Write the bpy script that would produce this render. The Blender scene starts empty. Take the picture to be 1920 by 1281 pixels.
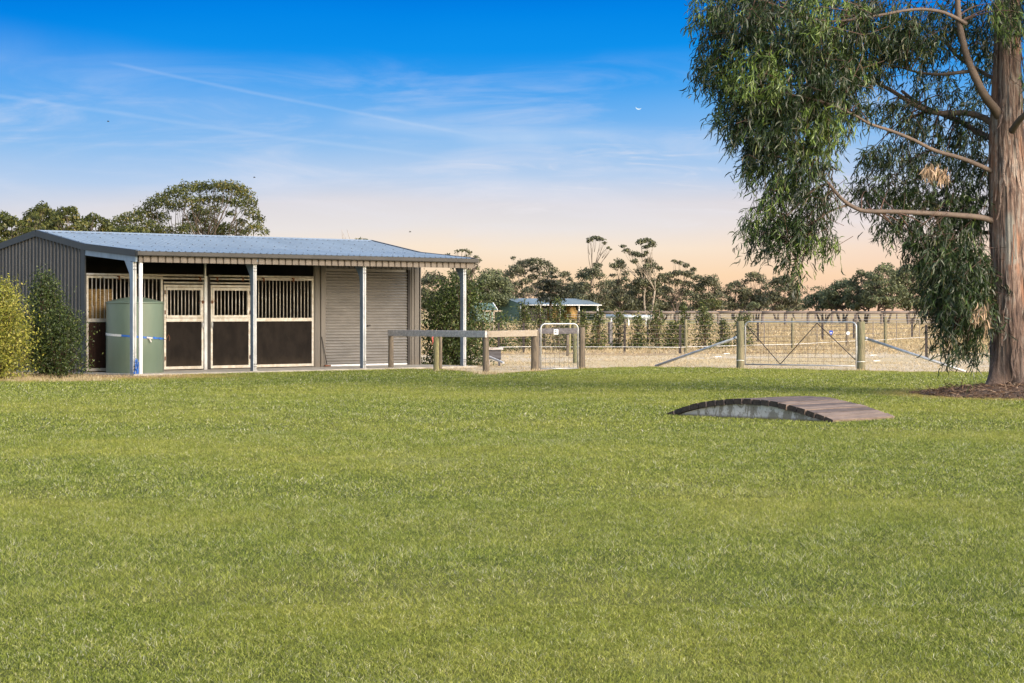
import bpy, math, random
import numpy as np
from mathutils import Vector, Matrix

S = bpy.context.scene
COL = S.collection
R = math.radians
F = 4135.0      # focal length in pixels of a 1920 px wide frame
HY = 582.0      # horizon row
EYE = 1.55      # eye height in metres

# ------------------------------------------------------------------ camera
cam = bpy.data.cameras.new('camera')
cam_o = bpy.data.objects.new('camera', cam)
COL.objects.link(cam_o)
cam_o.location = (0, 0, EYE)
cam_o.rotation_euler = (R(90), 0, 0)
cam.sensor_width = 36.0
cam.lens = F / 1920 * 36.0
cam.shift_y = -(640.5 - HY) / 1920
cam.clip_start = 0.1
cam.clip_end = 9000
S.camera = cam_o
S.render.resolution_x = 1024
S.render.resolution_y = 683

# ------------------------------------------------------------------ exposure
S.view_settings.view_transform = 'Standard'
S.view_settings.look = 'None'
S.view_settings.exposure = 1.6
S.view_settings.gamma = 1.0
EXP = 2 ** 1.6
S.render.engine = 'CYCLES'
S.cycles.max_bounces = 6
S.cycles.diffuse_bounces = 3
S.cycles.transparent_max_bounces = 8
S.cycles.use_denoising = True

SUN_EL, SUN_AZ = 24.0, 134.0      # azimuth clockwise from +Y (view direction)

# ------------------------------------------------------------------ node helpers
def srgb(r, g, b):
    def f(c):
        c /= 255.0
        return c / 12.92 if c <= 0.04045 else ((c + 0.055) / 1.055) ** 2.4
    return (f(r), f(g), f(b), 1.0)

class NT:
    def __init__(s, tree):
        s.t = tree
        tree.nodes.clear()
    def n(s, typ, **kw):
        nd = s.t.nodes.new(typ)
        for k, v in kw.items():
            if k == 'inp':
                for a, b in v.items():
                    if isinstance(b, bpy.types.NodeSocket):
                        s.t.links.new(b, nd.inputs[a])
                    else:
                        nd.inputs[a].default_value = b
            else:
                setattr(nd, k, v)
        return nd
    def math(s, op, a, b=None, c=None, clamp=False):
        nd = s.t.nodes.new('ShaderNodeMath')
        nd.operation = op
        nd.use_clamp = clamp
        for i, v in enumerate((a, b, c)):
            if v is None:
                continue
            if isinstance(v, bpy.types.NodeSocket):
                s.t.links.new(v, nd.inputs[i])
            else:
                nd.inputs[i].default_value = v
        return nd.outputs[0]
    def mix(s, fac, a, b, mode='MIX'):
        nd = s.t.nodes.new('ShaderNodeMix')
        nd.data_type = 'RGBA'
        nd.blend_type = mode
        for i, v in ((0, fac), (6, a), (7, b)):
            if isinstance(v, bpy.types.NodeSocket):
                s.t.links.new(v, nd.inputs[i])
            else:
                nd.inputs[i].default_value = v
        return nd.outputs[2]
    def ramp(s, fac, stops, interp='LINEAR'):
        nd = s.t.nodes.new('ShaderNodeValToRGB')
        s.t.links.new(fac, nd.inputs[0])
        cr = nd.color_ramp
        cr.interpolation = interp
        while len(cr.elements) > 1:
            cr.elements.remove(cr.elements[0])
        cr.elements[0].position = stops[0][0]
        cr.elements[0].color = stops[0][1]
        for p, c in stops[1:]:
            e = cr.elements.new(p)
            e.color = c
        return nd.outputs[0]
    def smooth(s, v, a, b):
        nd = s.t.nodes.new('ShaderNodeMapRange')
        nd.interpolation_type = 'SMOOTHSTEP'
        s.t.links.new(v, nd.inputs[0])
        nd.inputs[1].default_value = a
        nd.inputs[2].default_value = b
        return nd.outputs[0]
    def noise(s, vec, scale, detail=4.0, rough=0.55, dist=0.0):
        nd = s.t.nodes.new('ShaderNodeTexNoise')
        if vec is not None:
            s.t.links.new(vec, nd.inputs['Vector'])
        nd.inputs['Scale'].default_value = scale
        nd.inputs['Detail'].default_value = detail
        nd.inputs['Roughness'].default_value = rough
        nd.inputs['Distortion'].default_value = dist
        return nd.outputs[0]
    def scaled(s, vec, sc, rot=(0, 0, 0)):
        nd = s.t.nodes.new('ShaderNodeMapping')
        s.t.links.new(vec, nd.inputs[0])
        nd.inputs['Scale'].default_value = sc
        nd.inputs['Rotation'].default_value = rot
        return nd.outputs[0]

# ------------------------------------------------------------------ world
W = bpy.data.worlds.new("World")
S.world = W
W.use_nodes = True
w = NT(W.node_tree)
tc = w.n('ShaderNodeTexCoord').outputs['Generated']
sep = w.n('ShaderNodeSeparateXYZ', inp={0: tc})
dx, dy, dz = sep.outputs
hor = w.math('SQRT', w.math('ADD', w.math('MULTIPLY', dx, dx), w.math('MULTIPLY', dy, dy)))
tanel = w.math('DIVIDE', dz, w.math('MAXIMUM', hor, 0.02))
e = w.math('MULTIPLY', tanel, F / 1000.0)           # 1000 px above horizon = 1
az = w.math('ARCTAN2', dx, dy)
u = w.math('MULTIPLY', w.math('TANGENT', w.math('MAXIMUM', w.math('MINIMUM', az, 1.2), -1.2)), F / 1000.0)
uv = w.n('ShaderNodeCombineXYZ', inp={0: u, 1: e, 2: 0.0}).outputs[0]
def sk(r, g, b, k=1.0):
    c = srgb(r, g, b)
    return (c[0] / EXP * k, c[1] / EXP * k, c[2] / EXP * k, 1)
warp = w.math('MULTIPLY', w.math('SUBTRACT', w.noise(w.scaled(uv, (0.9, 4, 1)), 1.0, 2), 0.5), 0.09)
ee = w.math('ADD', e, w.math('ADD', warp, w.math('MULTIPLY', u, -0.012)))
grad = w.ramp(w.math('DIVIDE', ee, 1.0), [
    (0.0, sk(250, 208, 170)), (0.05, sk(254, 220, 180)), (0.11, sk(250, 231, 209)), (0.155, sk(234, 228, 226)),
    (0.20, sk(222, 220, 226)), (0.25, sk(184, 208, 238)), (0.31, sk(146, 193, 240)), (0.37, sk(112, 179, 241)),
    (0.43, sk(58, 160, 240)), (0.49, sk(14, 145, 236)), (0.55, sk(2, 134, 231)), (0.62, sk(0, 116, 222)),
    (1.0, sk(25, 110, 205))])
# pinker towards the right near the horizon
pink = w.math('MULTIPLY', w.smooth(u, 0.15, 0.8), w.math('SUBTRACT', 1.0, w.smooth(e, 0.1, 0.3)))
grad = w.mix(w.math('MULTIPLY', pink, 0.25), grad, sk(244, 196, 182))
# thin high cloud in long streaks
c1 = w.noise(w.scaled(uv, (1.6, 9.0, 1), (0, 0, R(9))), 1.6, 6, 0.6, 0.6)
c1 = w.smooth(c1, 0.42, 0.78)
band = w.math('MULTIPLY', w.smooth(e, 0.06, 0.2), w.math('SUBTRACT', 1.0, w.smooth(e, 0.36, 0.5)))
grad = w.mix(w.math('MULTIPLY', w.math('MULTIPLY', c1, band), 0.44), grad, sk(232, 232, 242))
c2 = w.smooth(w.noise(w.scaled(uv, (3.0, 22.0, 1), (0, 0, R(-6))), 1.4, 5, 0.6, 0.8), 0.5, 0.8)
band2 = w.math('MULTIPLY', w.smooth(e, 0.1, 0.2), w.math('SUBTRACT', 1.0, w.smooth(e, 0.27, 0.36)))
right = w.smooth(u, -0.3, 0.15)
grad = w.mix(w.math('MULTIPLY', w.math('MULTIPLY', w.math('MULTIPLY', c2, band2), right), 0.8), grad, sk(240, 236, 240))
def streak(g, x0, y0, x1, y1, wd, k, col, fade=0.06):
    ax, ay = (x0 - 960) / 1000, (HY - y0) / 1000
    bx, by = (x1 - 960) / 1000, (HY - y1) / 1000
    L = math.hypot(bx - ax, by - ay)
    tx, ty = (bx - ax) / L, (by - ay) / L
    along = w.math('ADD', w.math('MULTIPLY', u, tx), w.math('MULTIPLY', e, ty))
    off = ax * tx + ay * ty
    perp = w.math('ADD', w.math('MULTIPLY', u, -ty), w.math('MULTIPLY', e, tx))
    poff = -ax * ty + ay * tx
    wob = w.math('MULTIPLY', w.math('SUBTRACT', w.noise(uv, 5.0, 3), 0.5), 0.008)
    d = w.math('DIVIDE', w.math('ABSOLUTE', w.math('ADD', w.math('SUBTRACT', perp, poff), wob)), wd)
    g1 = w.math('SUBTRACT', 1.0, w.smooth(d, 0.0, 2.0))
    m = w.math('MULTIPLY', w.smooth(along, off, off + fade), w.math('SUBTRACT', 1.0, w.smooth(along, off + L - fade * 3, off + L)))
    gr = w.math('ADD', w.math('MULTIPLY', w.noise(uv, 9.0, 4), 1.1), 0.35)
    f = w.math('MULTIPLY', w.math('MULTIPLY', w.math('MULTIPLY', g1, m), gr), k, clamp=True)
    return w.mix(f, g, col)
wc = sk(215, 228, 246)
grad = streak(grad, 190, 122, 980, 272, 0.0026, 0.17, wc)
grad = streak(grad, -250, 158, 960, 314, 0.0032, 0.17, wc, 0.1)
grad = streak(grad, 600, 225, 1080, 262, 0.012, 0.25, wc, 0.1)
grad = streak(grad, 820, 262, 1340, 248, 0.014, 0.34, wc, 0.12)
grad = streak(grad, -300, 90, 820, 245, 0.050, 0.28, sk(150, 190, 242), 0.2)
grad = streak(grad, 820, 330, 1330, 420, 0.02, 0.35, sk(236, 234, 242), 0.12)
# physical sky for everything above and behind
nish = w.n('ShaderNodeTexSky')
nish.sky_type = 'NISHITA'
nish.sun_disc = False
nish.sun_elevation = R(SUN_EL)
nish.sun_rotation = R(SUN_AZ)
nish.altitude = 0
nish.air_density = 1.0
nish.dust_density = 2.0
nish.ozone_density = 1.5
nsc = w.mix(1.0, nish.outputs[0], (0.145, 0.14, 0.132, 1), 'MULTIPLY')
front = w.math('SUBTRACT', 1.0, w.smooth(w.math('ABSOLUTE', az), 0.9, 1.9))
low = w.math('SUBTRACT', 1.0, w.smooth(e, 0.75, 2.6))
world_col = w.mix(w.math('MULTIPLY', front, low), nsc, grad)
bg = w.n('ShaderNodeBackground', inp={0: world_col, 1: 1.0})
wo = w.n('ShaderNodeOutputWorld', inp={0: bg.outputs[0]})

# ------------------------------------------------------------------ sun
sl = bpy.data.lights.new('sun', 'SUN')
sl.energy = 1.5
sl.angle = R(34)
sl.color = (1.0, 0.89, 0.76)
so = bpy.data.objects.new('sun', sl)
COL.objects.link(so)
sdir = Vector((math.sin(R(SUN_AZ)) * math.cos(R(SUN_EL)), math.cos(R(SUN_AZ)) * math.cos(R(SUN_EL)), math.sin(R(SUN_EL))))
so.rotation_euler = sdir.to_track_quat('Z', 'Y').to_euler()
so.location = (60, -20, 30)

# ------------------------------------------------------------------ materials
MATS = {}
def mat(name, base, rough=0.7, metal=0.0, var=0.0, scale=3.0, stretch=(1, 1, 1), col2=None, bump=0.0, bscale=None, spec=0.5, extra=None):
    """plain surface: base colour broken up by noise towards col2, optional bump"""
    m = bpy.data.materials.new(name)
    m.use_nodes = True
    t = NT(m.node_tree)
    oc = t.n('ShaderNodeTexCoord').outputs['Object']
    vec = t.scaled(oc, stretch)
    b = base if len(base) == 4 else (*base, 1)
    c2 = col2 if col2 is not None else tuple(x * (1 - var) for x in b[:3])
    c2 = c2 if len(c2) == 4 else (*c2, 1)
    nz = t.smooth(t.noise(vec, scale, 6, 0.62), 0.32, 0.68)
    col = t.mix(nz, b, c2)
    if extra:
        col = extra(t, col, oc, vec)
    pr = t.n('ShaderNodeBsdfPrincipled', inp={'Base Color': col, 'Metallic': metal, 'Roughness': rough})
    pr.inputs['Specular IOR Level'].default_value = spec
    if bump:
        bn = t.n('ShaderNodeBump', inp={'Strength': bump, 'Distance': 0.02, 'Height': t.noise(vec, bscale or scale * 4, 5, 0.6)})
        t.t.links.new(bn.outputs[0], pr.inputs['Normal'])
    t.n('ShaderNodeOutputMaterial', inp={0: pr.outputs[0]})
    MATS[name] = m
    return m

def leafmat(name, stops, transl=0.35, gloss=0.12, patch=None, rough=0.45):
    """stops: colour ramp over the per-leaf random value"""
    m = bpy.data.materials.new(name)
    m.use_nodes = True
    t = NT(m.node_tree)
    at = t.n('ShaderNodeAttribute', attribute_name='rnd').outputs['Fac']
    col = t.ramp(at, stops)
    if patch:
        col = patch(t, col)
    df = t.n('ShaderNodeBsdfDiffuse', inp={0: col})
    tr = t.n('ShaderNodeBsdfTranslucent', inp={0: col})
    mx = t.n('ShaderNodeMixShader', inp={0: transl, 1: df.outputs[0], 2: tr.outputs[0]})
    gl = t.n('ShaderNodeBsdfGlossy', inp={0: (1, 1, 1, 1), 1: rough})
    mx2 = t.n('ShaderNodeMixShader', inp={0: gloss, 1: mx.outputs[0], 2: gl.outputs[0]})
    t.n('ShaderNodeOutputMaterial', inp={0: mx2.outputs[0]})
    MATS[name] = m
    return m

def dirt_low(k=0.5, h=0.35, dcol=(0.16, 0.12, 0.08, 1)):
    def f(t, col, oc, vec):
        z = t.n('ShaderNodeSeparateXYZ', inp={0: oc}).outputs[2]
        g = t.math('SUBTRACT', 1.0, t.smooth(t.math('ADD', z, t.math('MULTIPLY', t.noise(oc, 9, 4), 0.3)), 0.1, h + 0.15))
        return t.mix(t.math('MULTIPLY', g, k), col, dcol)
    return f

def scuffs(t, col, oc, vec):
    sp = t.smooth(t.noise(t.scaled(oc, (1, 1, 3)), 26.0, 3), 0.66, 0.74)
    c = t.mix(t.math('MULTIPLY', sp, 0.30), col, (0.07, 0.06, 0.05, 1))
    z = t.n('ShaderNodeSeparateXYZ', inp={0: oc}).outputs[2]
    g = t.math('SUBTRACT', 1.0, t.smooth(t.math('ADD', z, t.math('MULTIPLY', t.noise(oc, 5, 4), 0.35)), 0.2, 0.6))
    return t.mix(t.math('MULTIPLY', g, 0.35), c, (0.05, 0.038, 0.026, 1))
mat('roof_steel', (0.40, 0.45, 0.48), 0.38, 0.5, 0.15, 1.2, (1, 0.2, 1))
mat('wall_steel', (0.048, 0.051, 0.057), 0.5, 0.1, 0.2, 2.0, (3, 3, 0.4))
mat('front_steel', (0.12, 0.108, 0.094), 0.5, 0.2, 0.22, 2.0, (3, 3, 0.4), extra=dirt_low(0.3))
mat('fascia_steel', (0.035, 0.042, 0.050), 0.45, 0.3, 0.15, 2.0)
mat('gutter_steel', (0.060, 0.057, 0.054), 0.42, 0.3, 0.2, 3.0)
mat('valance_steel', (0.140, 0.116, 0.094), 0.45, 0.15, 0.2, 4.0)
mat('galvanised', (0.52, 0.53, 0.54), 0.42, 0.55, 0.3, 6.0, (1, 1, 0.5), extra=dirt_low(0.25))
mat('galv_shade', (0.19, 0.25, 0.33), 0.4, 0.4, 0.25, 5.0, (1, 1, 0.5), extra=dirt_low(0.2))  # same galvanised steel with the bluish sky-lit shade put into its colour
mat('galv_cream', (0.49, 0.465, 0.42), 0.45, 0.15, 0.0, 9.0, (1, 1, 1), col2=(0.33, 0.29, 0.23), extra=dirt_low(0.25))
mat('white_steel', (0.62, 0.63, 0.66), 0.4, 0.2, 0.15, 3.0, extra=dirt_low(0.2))
mat('roller_steel', (0.215, 0.203, 0.188), 0.38, 0.45, 0.2, 1.5, (1, 1, 3))
mat('kick_rubber', (0.0075, 0.006, 0.005), 0.9, 0, 0.35, 3.5, (1, 1, 0.6), col2=(0.014, 0.011, 0.009), bump=0.25, spec=0.12, extra=scuffs)
mat('kick_ply', (0.030, 0.016, 0.011), 0.9, 0, 0.35, 4.0, (9, 9, 0.5), bump=0.2, spec=0.12)
mat('shade_lining', (0.030, 0.026, 0.024), 0.85, 0, 0.4, 2.0)  # dark tone carries the shade inside the stalls
mat('concrete', (0.36, 0.33, 0.28), 0.85, 0, 0.3, 4.0, bump=0.3)
mat('tank_green', (0.110, 0.150, 0.112), 0.34, 0, 0.12, 2.0, (1, 1, 0.4), extra=dirt_low(0.35, 0.12, (0.25, 0.21, 0.14, 1)))
mat('strap_blue', (0.02, 0.12, 0.45), 0.6, 0, 0.3, 30)
mat('strap_white', (0.62, 0.62, 0.58), 0.6, 0, 0.3, 20)
mat('dark_iron', (0.035, 0.03, 0.028), 0.6, 0.4, 0.3, 8)
mat('rust', (0.16, 0.06, 0.025), 0.8, 0.1, 0.4, 12)
mat('wire_steel', (0.16, 0.14, 0.12), 0.6, 0.3, 0.3, 8)
mat('picket', (0.030, 0.022, 0.022), 0.7, 0.2, 0.3, 8)
mat('hay', (0.33, 0.21, 0.07), 0.9, 0, 0, 14.0, (1, 1, 5), col2=(0.13, 0.075, 0.025), bump=0.8)
mat('bark_far', (0.085, 0.065, 0.05), 0.9, 0, 0.5, 1.5)
mat('bark_pale', (0.30, 0.25, 0.20), 0.85, 0, 0.45, 2.0, (2, 2, 0.5))
mat('twig', (0.10, 0.055, 0.04), 0.8, 0, 0.3, 3)
mat('sign_white', (0.75, 0.76, 0.78), 0.5, 0, 0.06, 3)
mat('sign_blue', (0.01, 0.06, 0.42), 0.4, 0, 0.1, 3)
mat('sign_ink', (0.03, 0.03, 0.035), 0.6, 0, 0.1, 3)
mat('porcelain', (0.7, 0.7, 0.68), 0.3, 0, 0.1, 3)
mat('bird', (0.02, 0.02, 0.02), 0.8, 0, 0.1, 3)
mat('shed_green', (0.085, 0.14, 0.125), 0.5, 0.1, 0.15, 0.6)
mat('shed_roof', (0.24, 0.30, 0.33), 0.45, 0.4, 0.12, 0.5)

def wood_extra(dk, g=0.6, sc=(1, 1, 1)):
    def f(t, col, oc, vec):
        n = t.noise(vec, 7.0, 8, 0.7, 0.5)
        c = t.mix(t.math('MULTIPLY', t.smooth(n, 0.45, 0.62), g), col, dk)
        # knots and stains
        k = t.smooth(t.noise(oc, 4.0, 3), 0.62, 0.72)
        return t.mix(t.math('MULTIPLY', k, 0.4), c, dk)
    return f
mat('post_green', (0.10, 0.108, 0.055), 0.85, 0, 0, 2.2, (5, 5, 0.7), col2=(0.20, 0.17, 0.105), bump=0.6, extra=wood_extra((0.04, 0.035, 0.022, 1), 0.55))
mat('post_brown', (0.17, 0.135, 0.095), 0.88, 0, 0, 2.2, (6, 6, 0.6), col2=(0.10, 0.08, 0.06), bump=0.6, extra=wood_extra((0.035, 0.028, 0.022, 1), 0.7))
mat('post_yellow', (0.27, 0.25, 0.115), 0.85, 0, 0, 2.2, (5, 5, 0.7), col2=(0.17, 0.15, 0.075), bump=0.5, extra=wood_extra((0.07, 0.055, 0.03, 1), 0.4))
mat('beam_grey', (0.62, 0.56, 0.53), 0.85, 0, 0, 2.0, (0.7, 8, 8), col2=(0.40, 0.36, 0.34), bump=0.5, extra=wood_extra((0.06, 0.05, 0.045, 1), 0.5))
mat('beam_pale', (0.34, 0.30, 0.25), 0.85, 0, 0, 2.0, (0.7, 8, 8), col2=(0.28, 0.23, 0.17), bump=0.5, extra=wood_extra((0.12, 0.08, 0.055, 1), 0.4))
mat('board_dark', (0.10, 0.095, 0.105), 0.85, 0, 0, 2.0, (0.7, 8, 8), col2=(0.06, 0.055, 0.06), bump=0.4)
mat('rail_far', (0.155, 0.125, 0.11), 0.9, 0, 0.35, 0.5)
mat('deck_plank', (0.145, 0.112, 0.100), 0.82, 0, 0, 2.0, (9, 0.8, 4), col2=(0.080, 0.060, 0.055), bump=0.7, extra=wood_extra((0.05, 0.037, 0.035, 1), 0.8))
mat('plank_end', (0.055, 0.040, 0.032), 0.95, 0, 0, 30.0, (1, 1, 1), col2=(0.022, 0.017, 0.014), bump=0.6)
mat('deck_plank_pale', (0.245, 0.185, 0.150), 0.82, 0, 0, 2.0, (9, 0.8, 4), col2=(0.15, 0.11, 0.09), bump=0.7, extra=wood_extra((0.075, 0.055, 0.05, 1), 0.5))

def panel_extra(t, col, oc, vec):
    z = t.n('ShaderNodeSeparateXYZ', inp={0: oc}).outputs[2]
    v = t.scaled(oc, (2.2, 2.2, 1.2))
    n = t.noise(v, 2.6, 8, 0.72, 0.7)
    m1 = t.smooth(n, 0.47, 0.56)
    c = t.mix(t.math('MULTIPLY', m1, 0.75), col, (0.12, 0.095, 0.055, 1))
    sp = t.smooth(t.noise(oc, 30.0, 3), 0.60, 0.68)
    c = t.mix(t.math('MULTIPLY', sp, 0.75), c, (0.05, 0.045, 0.03, 1))
    lowd = t.math('SUBTRACT', 1.0, t.smooth(t.math('ADD', z, t.math('MULTIPLY', n, 0.06)), 0.04, 0.09))
    return t.mix(t.math('MULTIPLY', lowd, 0.8), c, (0.09, 0.07, 0.045, 1))
mat('panel_white', (0.52, 0.49, 0.46), 0.7, 0, 0.15, 4.0, extra=panel_extra)

# trunk bark of the near eucalypt
def make_bark():
    m = bpy.data.materials.new('gum_bark')
    m.use_nodes = True
    t = NT(m.node_tree)
    oc = t.n('ShaderNodeTexCoord').outputs['Object']
    at = t.n('ShaderNodeAttribute', attribute_name='rnd').outputs['Fac']
    v = t.scaled(oc, (6, 6, 0.75))
    n1 = t.noise(v, 2.2, 9, 0.72, 1.1)
    n2 = t.noise(t.scaled(oc, (14, 14, 0.35)), 3.0, 6, 0.7, 0.3)
    col = t.ramp(n1, [(0.34, (0.025, 0.016, 0.014, 1)), (0.42, (0.085, 0.053, 0.043, 1)), (0.50, (0.19, 0.122, 0.093, 1)), (0.58, (0.29, 0.215, 0.170, 1)), (0.68, (0.20, 0.188, 0.175, 1))])
    col = t.mix(t.math('MULTIPLY', t.smooth(n2, 0.54, 0.62), 0.75), col, (0.075, 0.050, 0.044, 1))
    warm = t.smooth(t.noise(t.scaled(oc, (2.2, 2.2, 0.5)), 1.5, 3), 0.55, 0.66)
    col = t.mix(t.math('MULTIPLY', warm, 0.55), col, (0.34, 0.165, 0.095, 1))
    gp = t.smooth(t.noise(t.scaled(oc, (3.2, 3.2, 0.8)), 1.7, 4, 0.6, 0.6), 0.52, 0.60)
    col = t.mix(t.math('MULTIPLY', gp, 0.55), col, (0.30, 0.275, 0.245, 1))
    col = t.mix(t.math('MULTIPLY', t.smooth(n2, 0.56, 0.60), 0.6), col, (0.05, 0.034, 0.028, 1))
    col = t.mix(at, col, (0.26, 0.25, 0.22, 1))     # smooth grey patch where bark has shed
    z = t.n('ShaderNodeSeparateXYZ', inp={0: oc}).outputs[2]
    butt = t.math('SUBTRACT', 1.0, t.smooth(t.math('ADD', z, t.math('MULTIPLY', n1, 0.8)), 0.9, 2.3))
    col = t.mix(t.math('MULTIPLY', butt, 0.8), col, (0.10, 0.068, 0.055, 1))   # rough dark stocking bark at the foot
    pr = t.n('ShaderNodeBsdfPrincipled', inp={'Base Color': col, 'Roughness': 0.85})
    bn = t.n('ShaderNodeBump', inp={'Strength': 0.9, 'Distance': 0.03, 'Height': t.math('ADD', n1, n2)})
    t.t.links.new(bn.outputs[0], pr.inputs['Normal'])
    t.n('ShaderNodeOutputMaterial', inp={0: pr.outputs[0]})
    MATS['gum_bark'] = m
make_bark()
mat('limb_bark', (0.12, 0.088, 0.068), 0.8, 0, 0, 1.5, (3, 3, 3), col2=(0.085, 0.062, 0.05), bump=0.3)
mat('litter', (0.15, 0.095, 0.065), 0.95, 0, 0, 9.0, (1, 1, 1), col2=(0.06, 0.04, 0.03), bump=1.0)

# foliage
leafmat('gum_leaf', [(0.0, (0.010, 0.017, 0.008, 1)), (0.45, (0.020, 0.037, 0.010, 1)), (0.75, (0.044, 0.078, 0.018, 1)), (0.88, (0.17, 0.25, 0.05, 1)), (0.93, (0.10, 0.070, 0.035, 1)), (1.0, (0.10, 0.14, 0.10, 1))], 0.30, 0.03)
leafmat('dry_leaf', [(0.0, (0.24, 0.15, 0.09, 1)), (1.0, (0.46, 0.34, 0.23, 1))], 0.2, 0.02)
leafmat('far_leaf', [(0.0, (0.052, 0.056, 0.036, 1)), (0.6, (0.094, 0.100, 0.058, 1)), (1.0, (0.145, 0.148, 0.075, 1))], 0.25, 0.02)
leafmat('far_leaf_dense', [(0.0, (0.058, 0.070, 0.040, 1)), (0.6, (0.105, 0.122, 0.064, 1)), (1.0, (0.16, 0.18, 0.085, 1))], 0.25, 0.02)
leafmat('far_leaf_dark', [(0.0, (0.014, 0.017, 0.012, 1)), (1.0, (0.036, 0.040, 0.024, 1))], 0.15, 0.02)
leafmat('mid_leaf', [(0.0, (0.030, 0.040, 0.014, 1)), (0.5, (0.065, 0.080, 0.025, 1)), (0.85, (0.115, 0.125, 0.034, 1)), (1.0, (0.17, 0.15, 0.05, 1))], 0.3, 0.015)
leafmat('bush_yellow', [(0.0, (0.09, 0.11, 0.020, 1)), (0.5, (0.23, 0.24, 0.038, 1)), (0.85, (0.40, 0.38, 0.06, 1)), (1.0, (0.48, 0.40, 0.11, 1))], 0.4, 0.02)
leafmat('bush_green', [(0.0, (0.018, 0.028, 0.010, 1)), (0.5, (0.042, 0.064, 0.018, 1)), (0.85, (0.085, 0.120, 0.028, 1)), (1.0, (0.15, 0.17, 0.05, 1))], 0.35, 0.02)
leafmat('sapling_leaf', [(0.0, (0.022, 0.032, 0.011, 1)), (0.5, (0.056, 0.076, 0.020, 1)), (0.85, (0.115, 0.140, 0.034, 1)), (1.0, (0.24, 0.21, 0.08, 1))], 0.35, 0.02)
leafmat('straw', [(0.0, (0.26, 0.185, 0.09, 1)), (0.5, (0.43, 0.33, 0.18, 1)), (1.0, (0.60, 0.50, 0.33, 1))], 0.3, 0.02)

def grass_patch(t, col):
    geo = t.n('ShaderNodeNewGeometry').outputs['Position']
    p = t.n('ShaderNodeVectorMath', operation='MULTIPLY', inp={0: geo, 1: (1, 1, 0)}).outputs[0]
    yel = t.smooth(t.noise(p, 0.16, 3, 0.6), 0.42, 0.62)
    col = t.mix(t.math('MULTIPLY', yel, 0.36), col, (0.40, 0.385, 0.080, 1))
    med = t.smooth(t.noise(p, 0.9, 4, 0.65), 0.40, 0.66)
    col = t.mix(t.math('MULTIPLY', med, 0.38), col, t.mix(1.0, col, (0.60, 0.74, 0.50, 1), 'MULTIPLY'))
    pale = t.smooth(t.noise(t.scaled(p, (1, 0.6, 1)), 0.5, 5, 0.7), 0.56, 0.74)
    col = t.mix(t.math('MULTIPLY', pale, 0.4), col, (0.38, 0.40, 0.20, 1))
    dry = t.n('ShaderNodeAttribute', attribute_name='dry').outputs['Fac']
    return t.mix(dry, col, (0.46, 0.33, 0.13, 1))
leafmat('grass_blade', [(0.0, (0.018, 0.030, 0.008, 1)), (0.24, (0.125, 0.160, 0.026, 1)), (0.70, (0.305, 0.348, 0.056, 1)), (0.88, (0.44, 0.46, 0.120, 1)), (0.95, (0.46, 0.41, 0.22, 1)), (1.0, (0.62, 0.60, 0.46, 1))], 0.40, 0.015, patch=grass_patch, rough=0.4)

# ground sheets
def ground_mat(name, a, b, c, s1=0.08, s2=1.2, s3=12.0, bump=0.6, stretch=(1, 1, 1), green=None, nk=0.5):
    m = bpy.data.materials.new(name)
    m.use_nodes = True
    t = NT(m.node_tree)
    geo = t.n('ShaderNodeNewGeometry').outputs['Position']
    v = t.scaled(geo, stretch)
    col = t.mix(t.smooth(t.noise(v, s1, 4, 0.6), 0.4, 0.62), a, b)
    col = t.mix(t.math('MULTIPLY', t.smooth(t.noise(v, s2, 6, 0.7), 0.45, 0.65), 0.7), col, c)
    n3 = t.noise(v, s3, 6, 0.75)
    col = t.mix(t.math('MULTIPLY', t.smooth(n3, 0.5, 0.7), nk), col, tuple(x * 0.45 for x in c[:3]) + (1,))
    if green:
        col = green(t, col, v)
    pr = t.n('ShaderNodeBsdfPrincipled', inp={'Base Color': col, 'Roughness': 0.95})
    pr.inputs['Specular IOR Level'].default_value = 0.1
    bn = t.n('ShaderNodeBump', inp={'Strength': bump, 'Distance': 0.05, 'Height': n3})
    t.t.links.new(bn.outputs[0], pr.inputs['Normal'])
    t.n('ShaderNodeOutputMaterial', inp={0: pr.outputs[0]})
    MATS[name] = m
ground_mat('lawn_soil', (0.110, 0.128, 0.032, 1), (0.130, 0.130, 0.038, 1), (0.072, 0.074, 0.026, 1), 0.15, 1.0, 22.0)
ground_mat('paddock_soil', (0.46, 0.33, 0.13, 1), (0.34, 0.25, 0.165, 1), (0.44, 0.33, 0.19, 1), 0.02, 0.25, 3.0, stretch=(0.4, 1, 1), nk=0.2)
ground_mat('track_soil', (0.58, 0.49, 0.36, 1), (0.54, 0.43, 0.25, 1), (0.42, 0.31, 0.18, 1), 0.12, 1.2, 10.0, stretch=(0.5, 1, 1), nk=0.3)
ground_mat('pasture_soil', (0.30, 0.28, 0.11, 1), (0.34, 0.28, 0.12, 1), (0.26, 0.25, 0.09, 1), 0.03, 0.3, 3.0, stretch=(0.4, 1, 1))
ground_mat('bare_dirt', (0.30, 0.20, 0.11, 1), (0.20, 0.135, 0.08, 1), (0.38, 0.26, 0.12, 1), 0.5, 3.0, 20.0)

# ------------------------------------------------------------------ object helpers
def link(o):
    COL.objects.link(o)
    return o
def tag(o, label=None, cat=None, group=None, kind=None):
    if label: o['label'] = label
    if cat: o['category'] = cat
    if group: o['group'] = group
    if kind: o['kind'] = kind
    return o
def empty(name, loc, label, cat, group=None, rz=0.0):
    o = bpy.data.objects.new(name, None)
    o.location = loc
    o.rotation_euler = (0, 0, rz)
    o.empty_display_size = 0.3
    link(o)
    return tag(o, label, cat, group)

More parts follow.
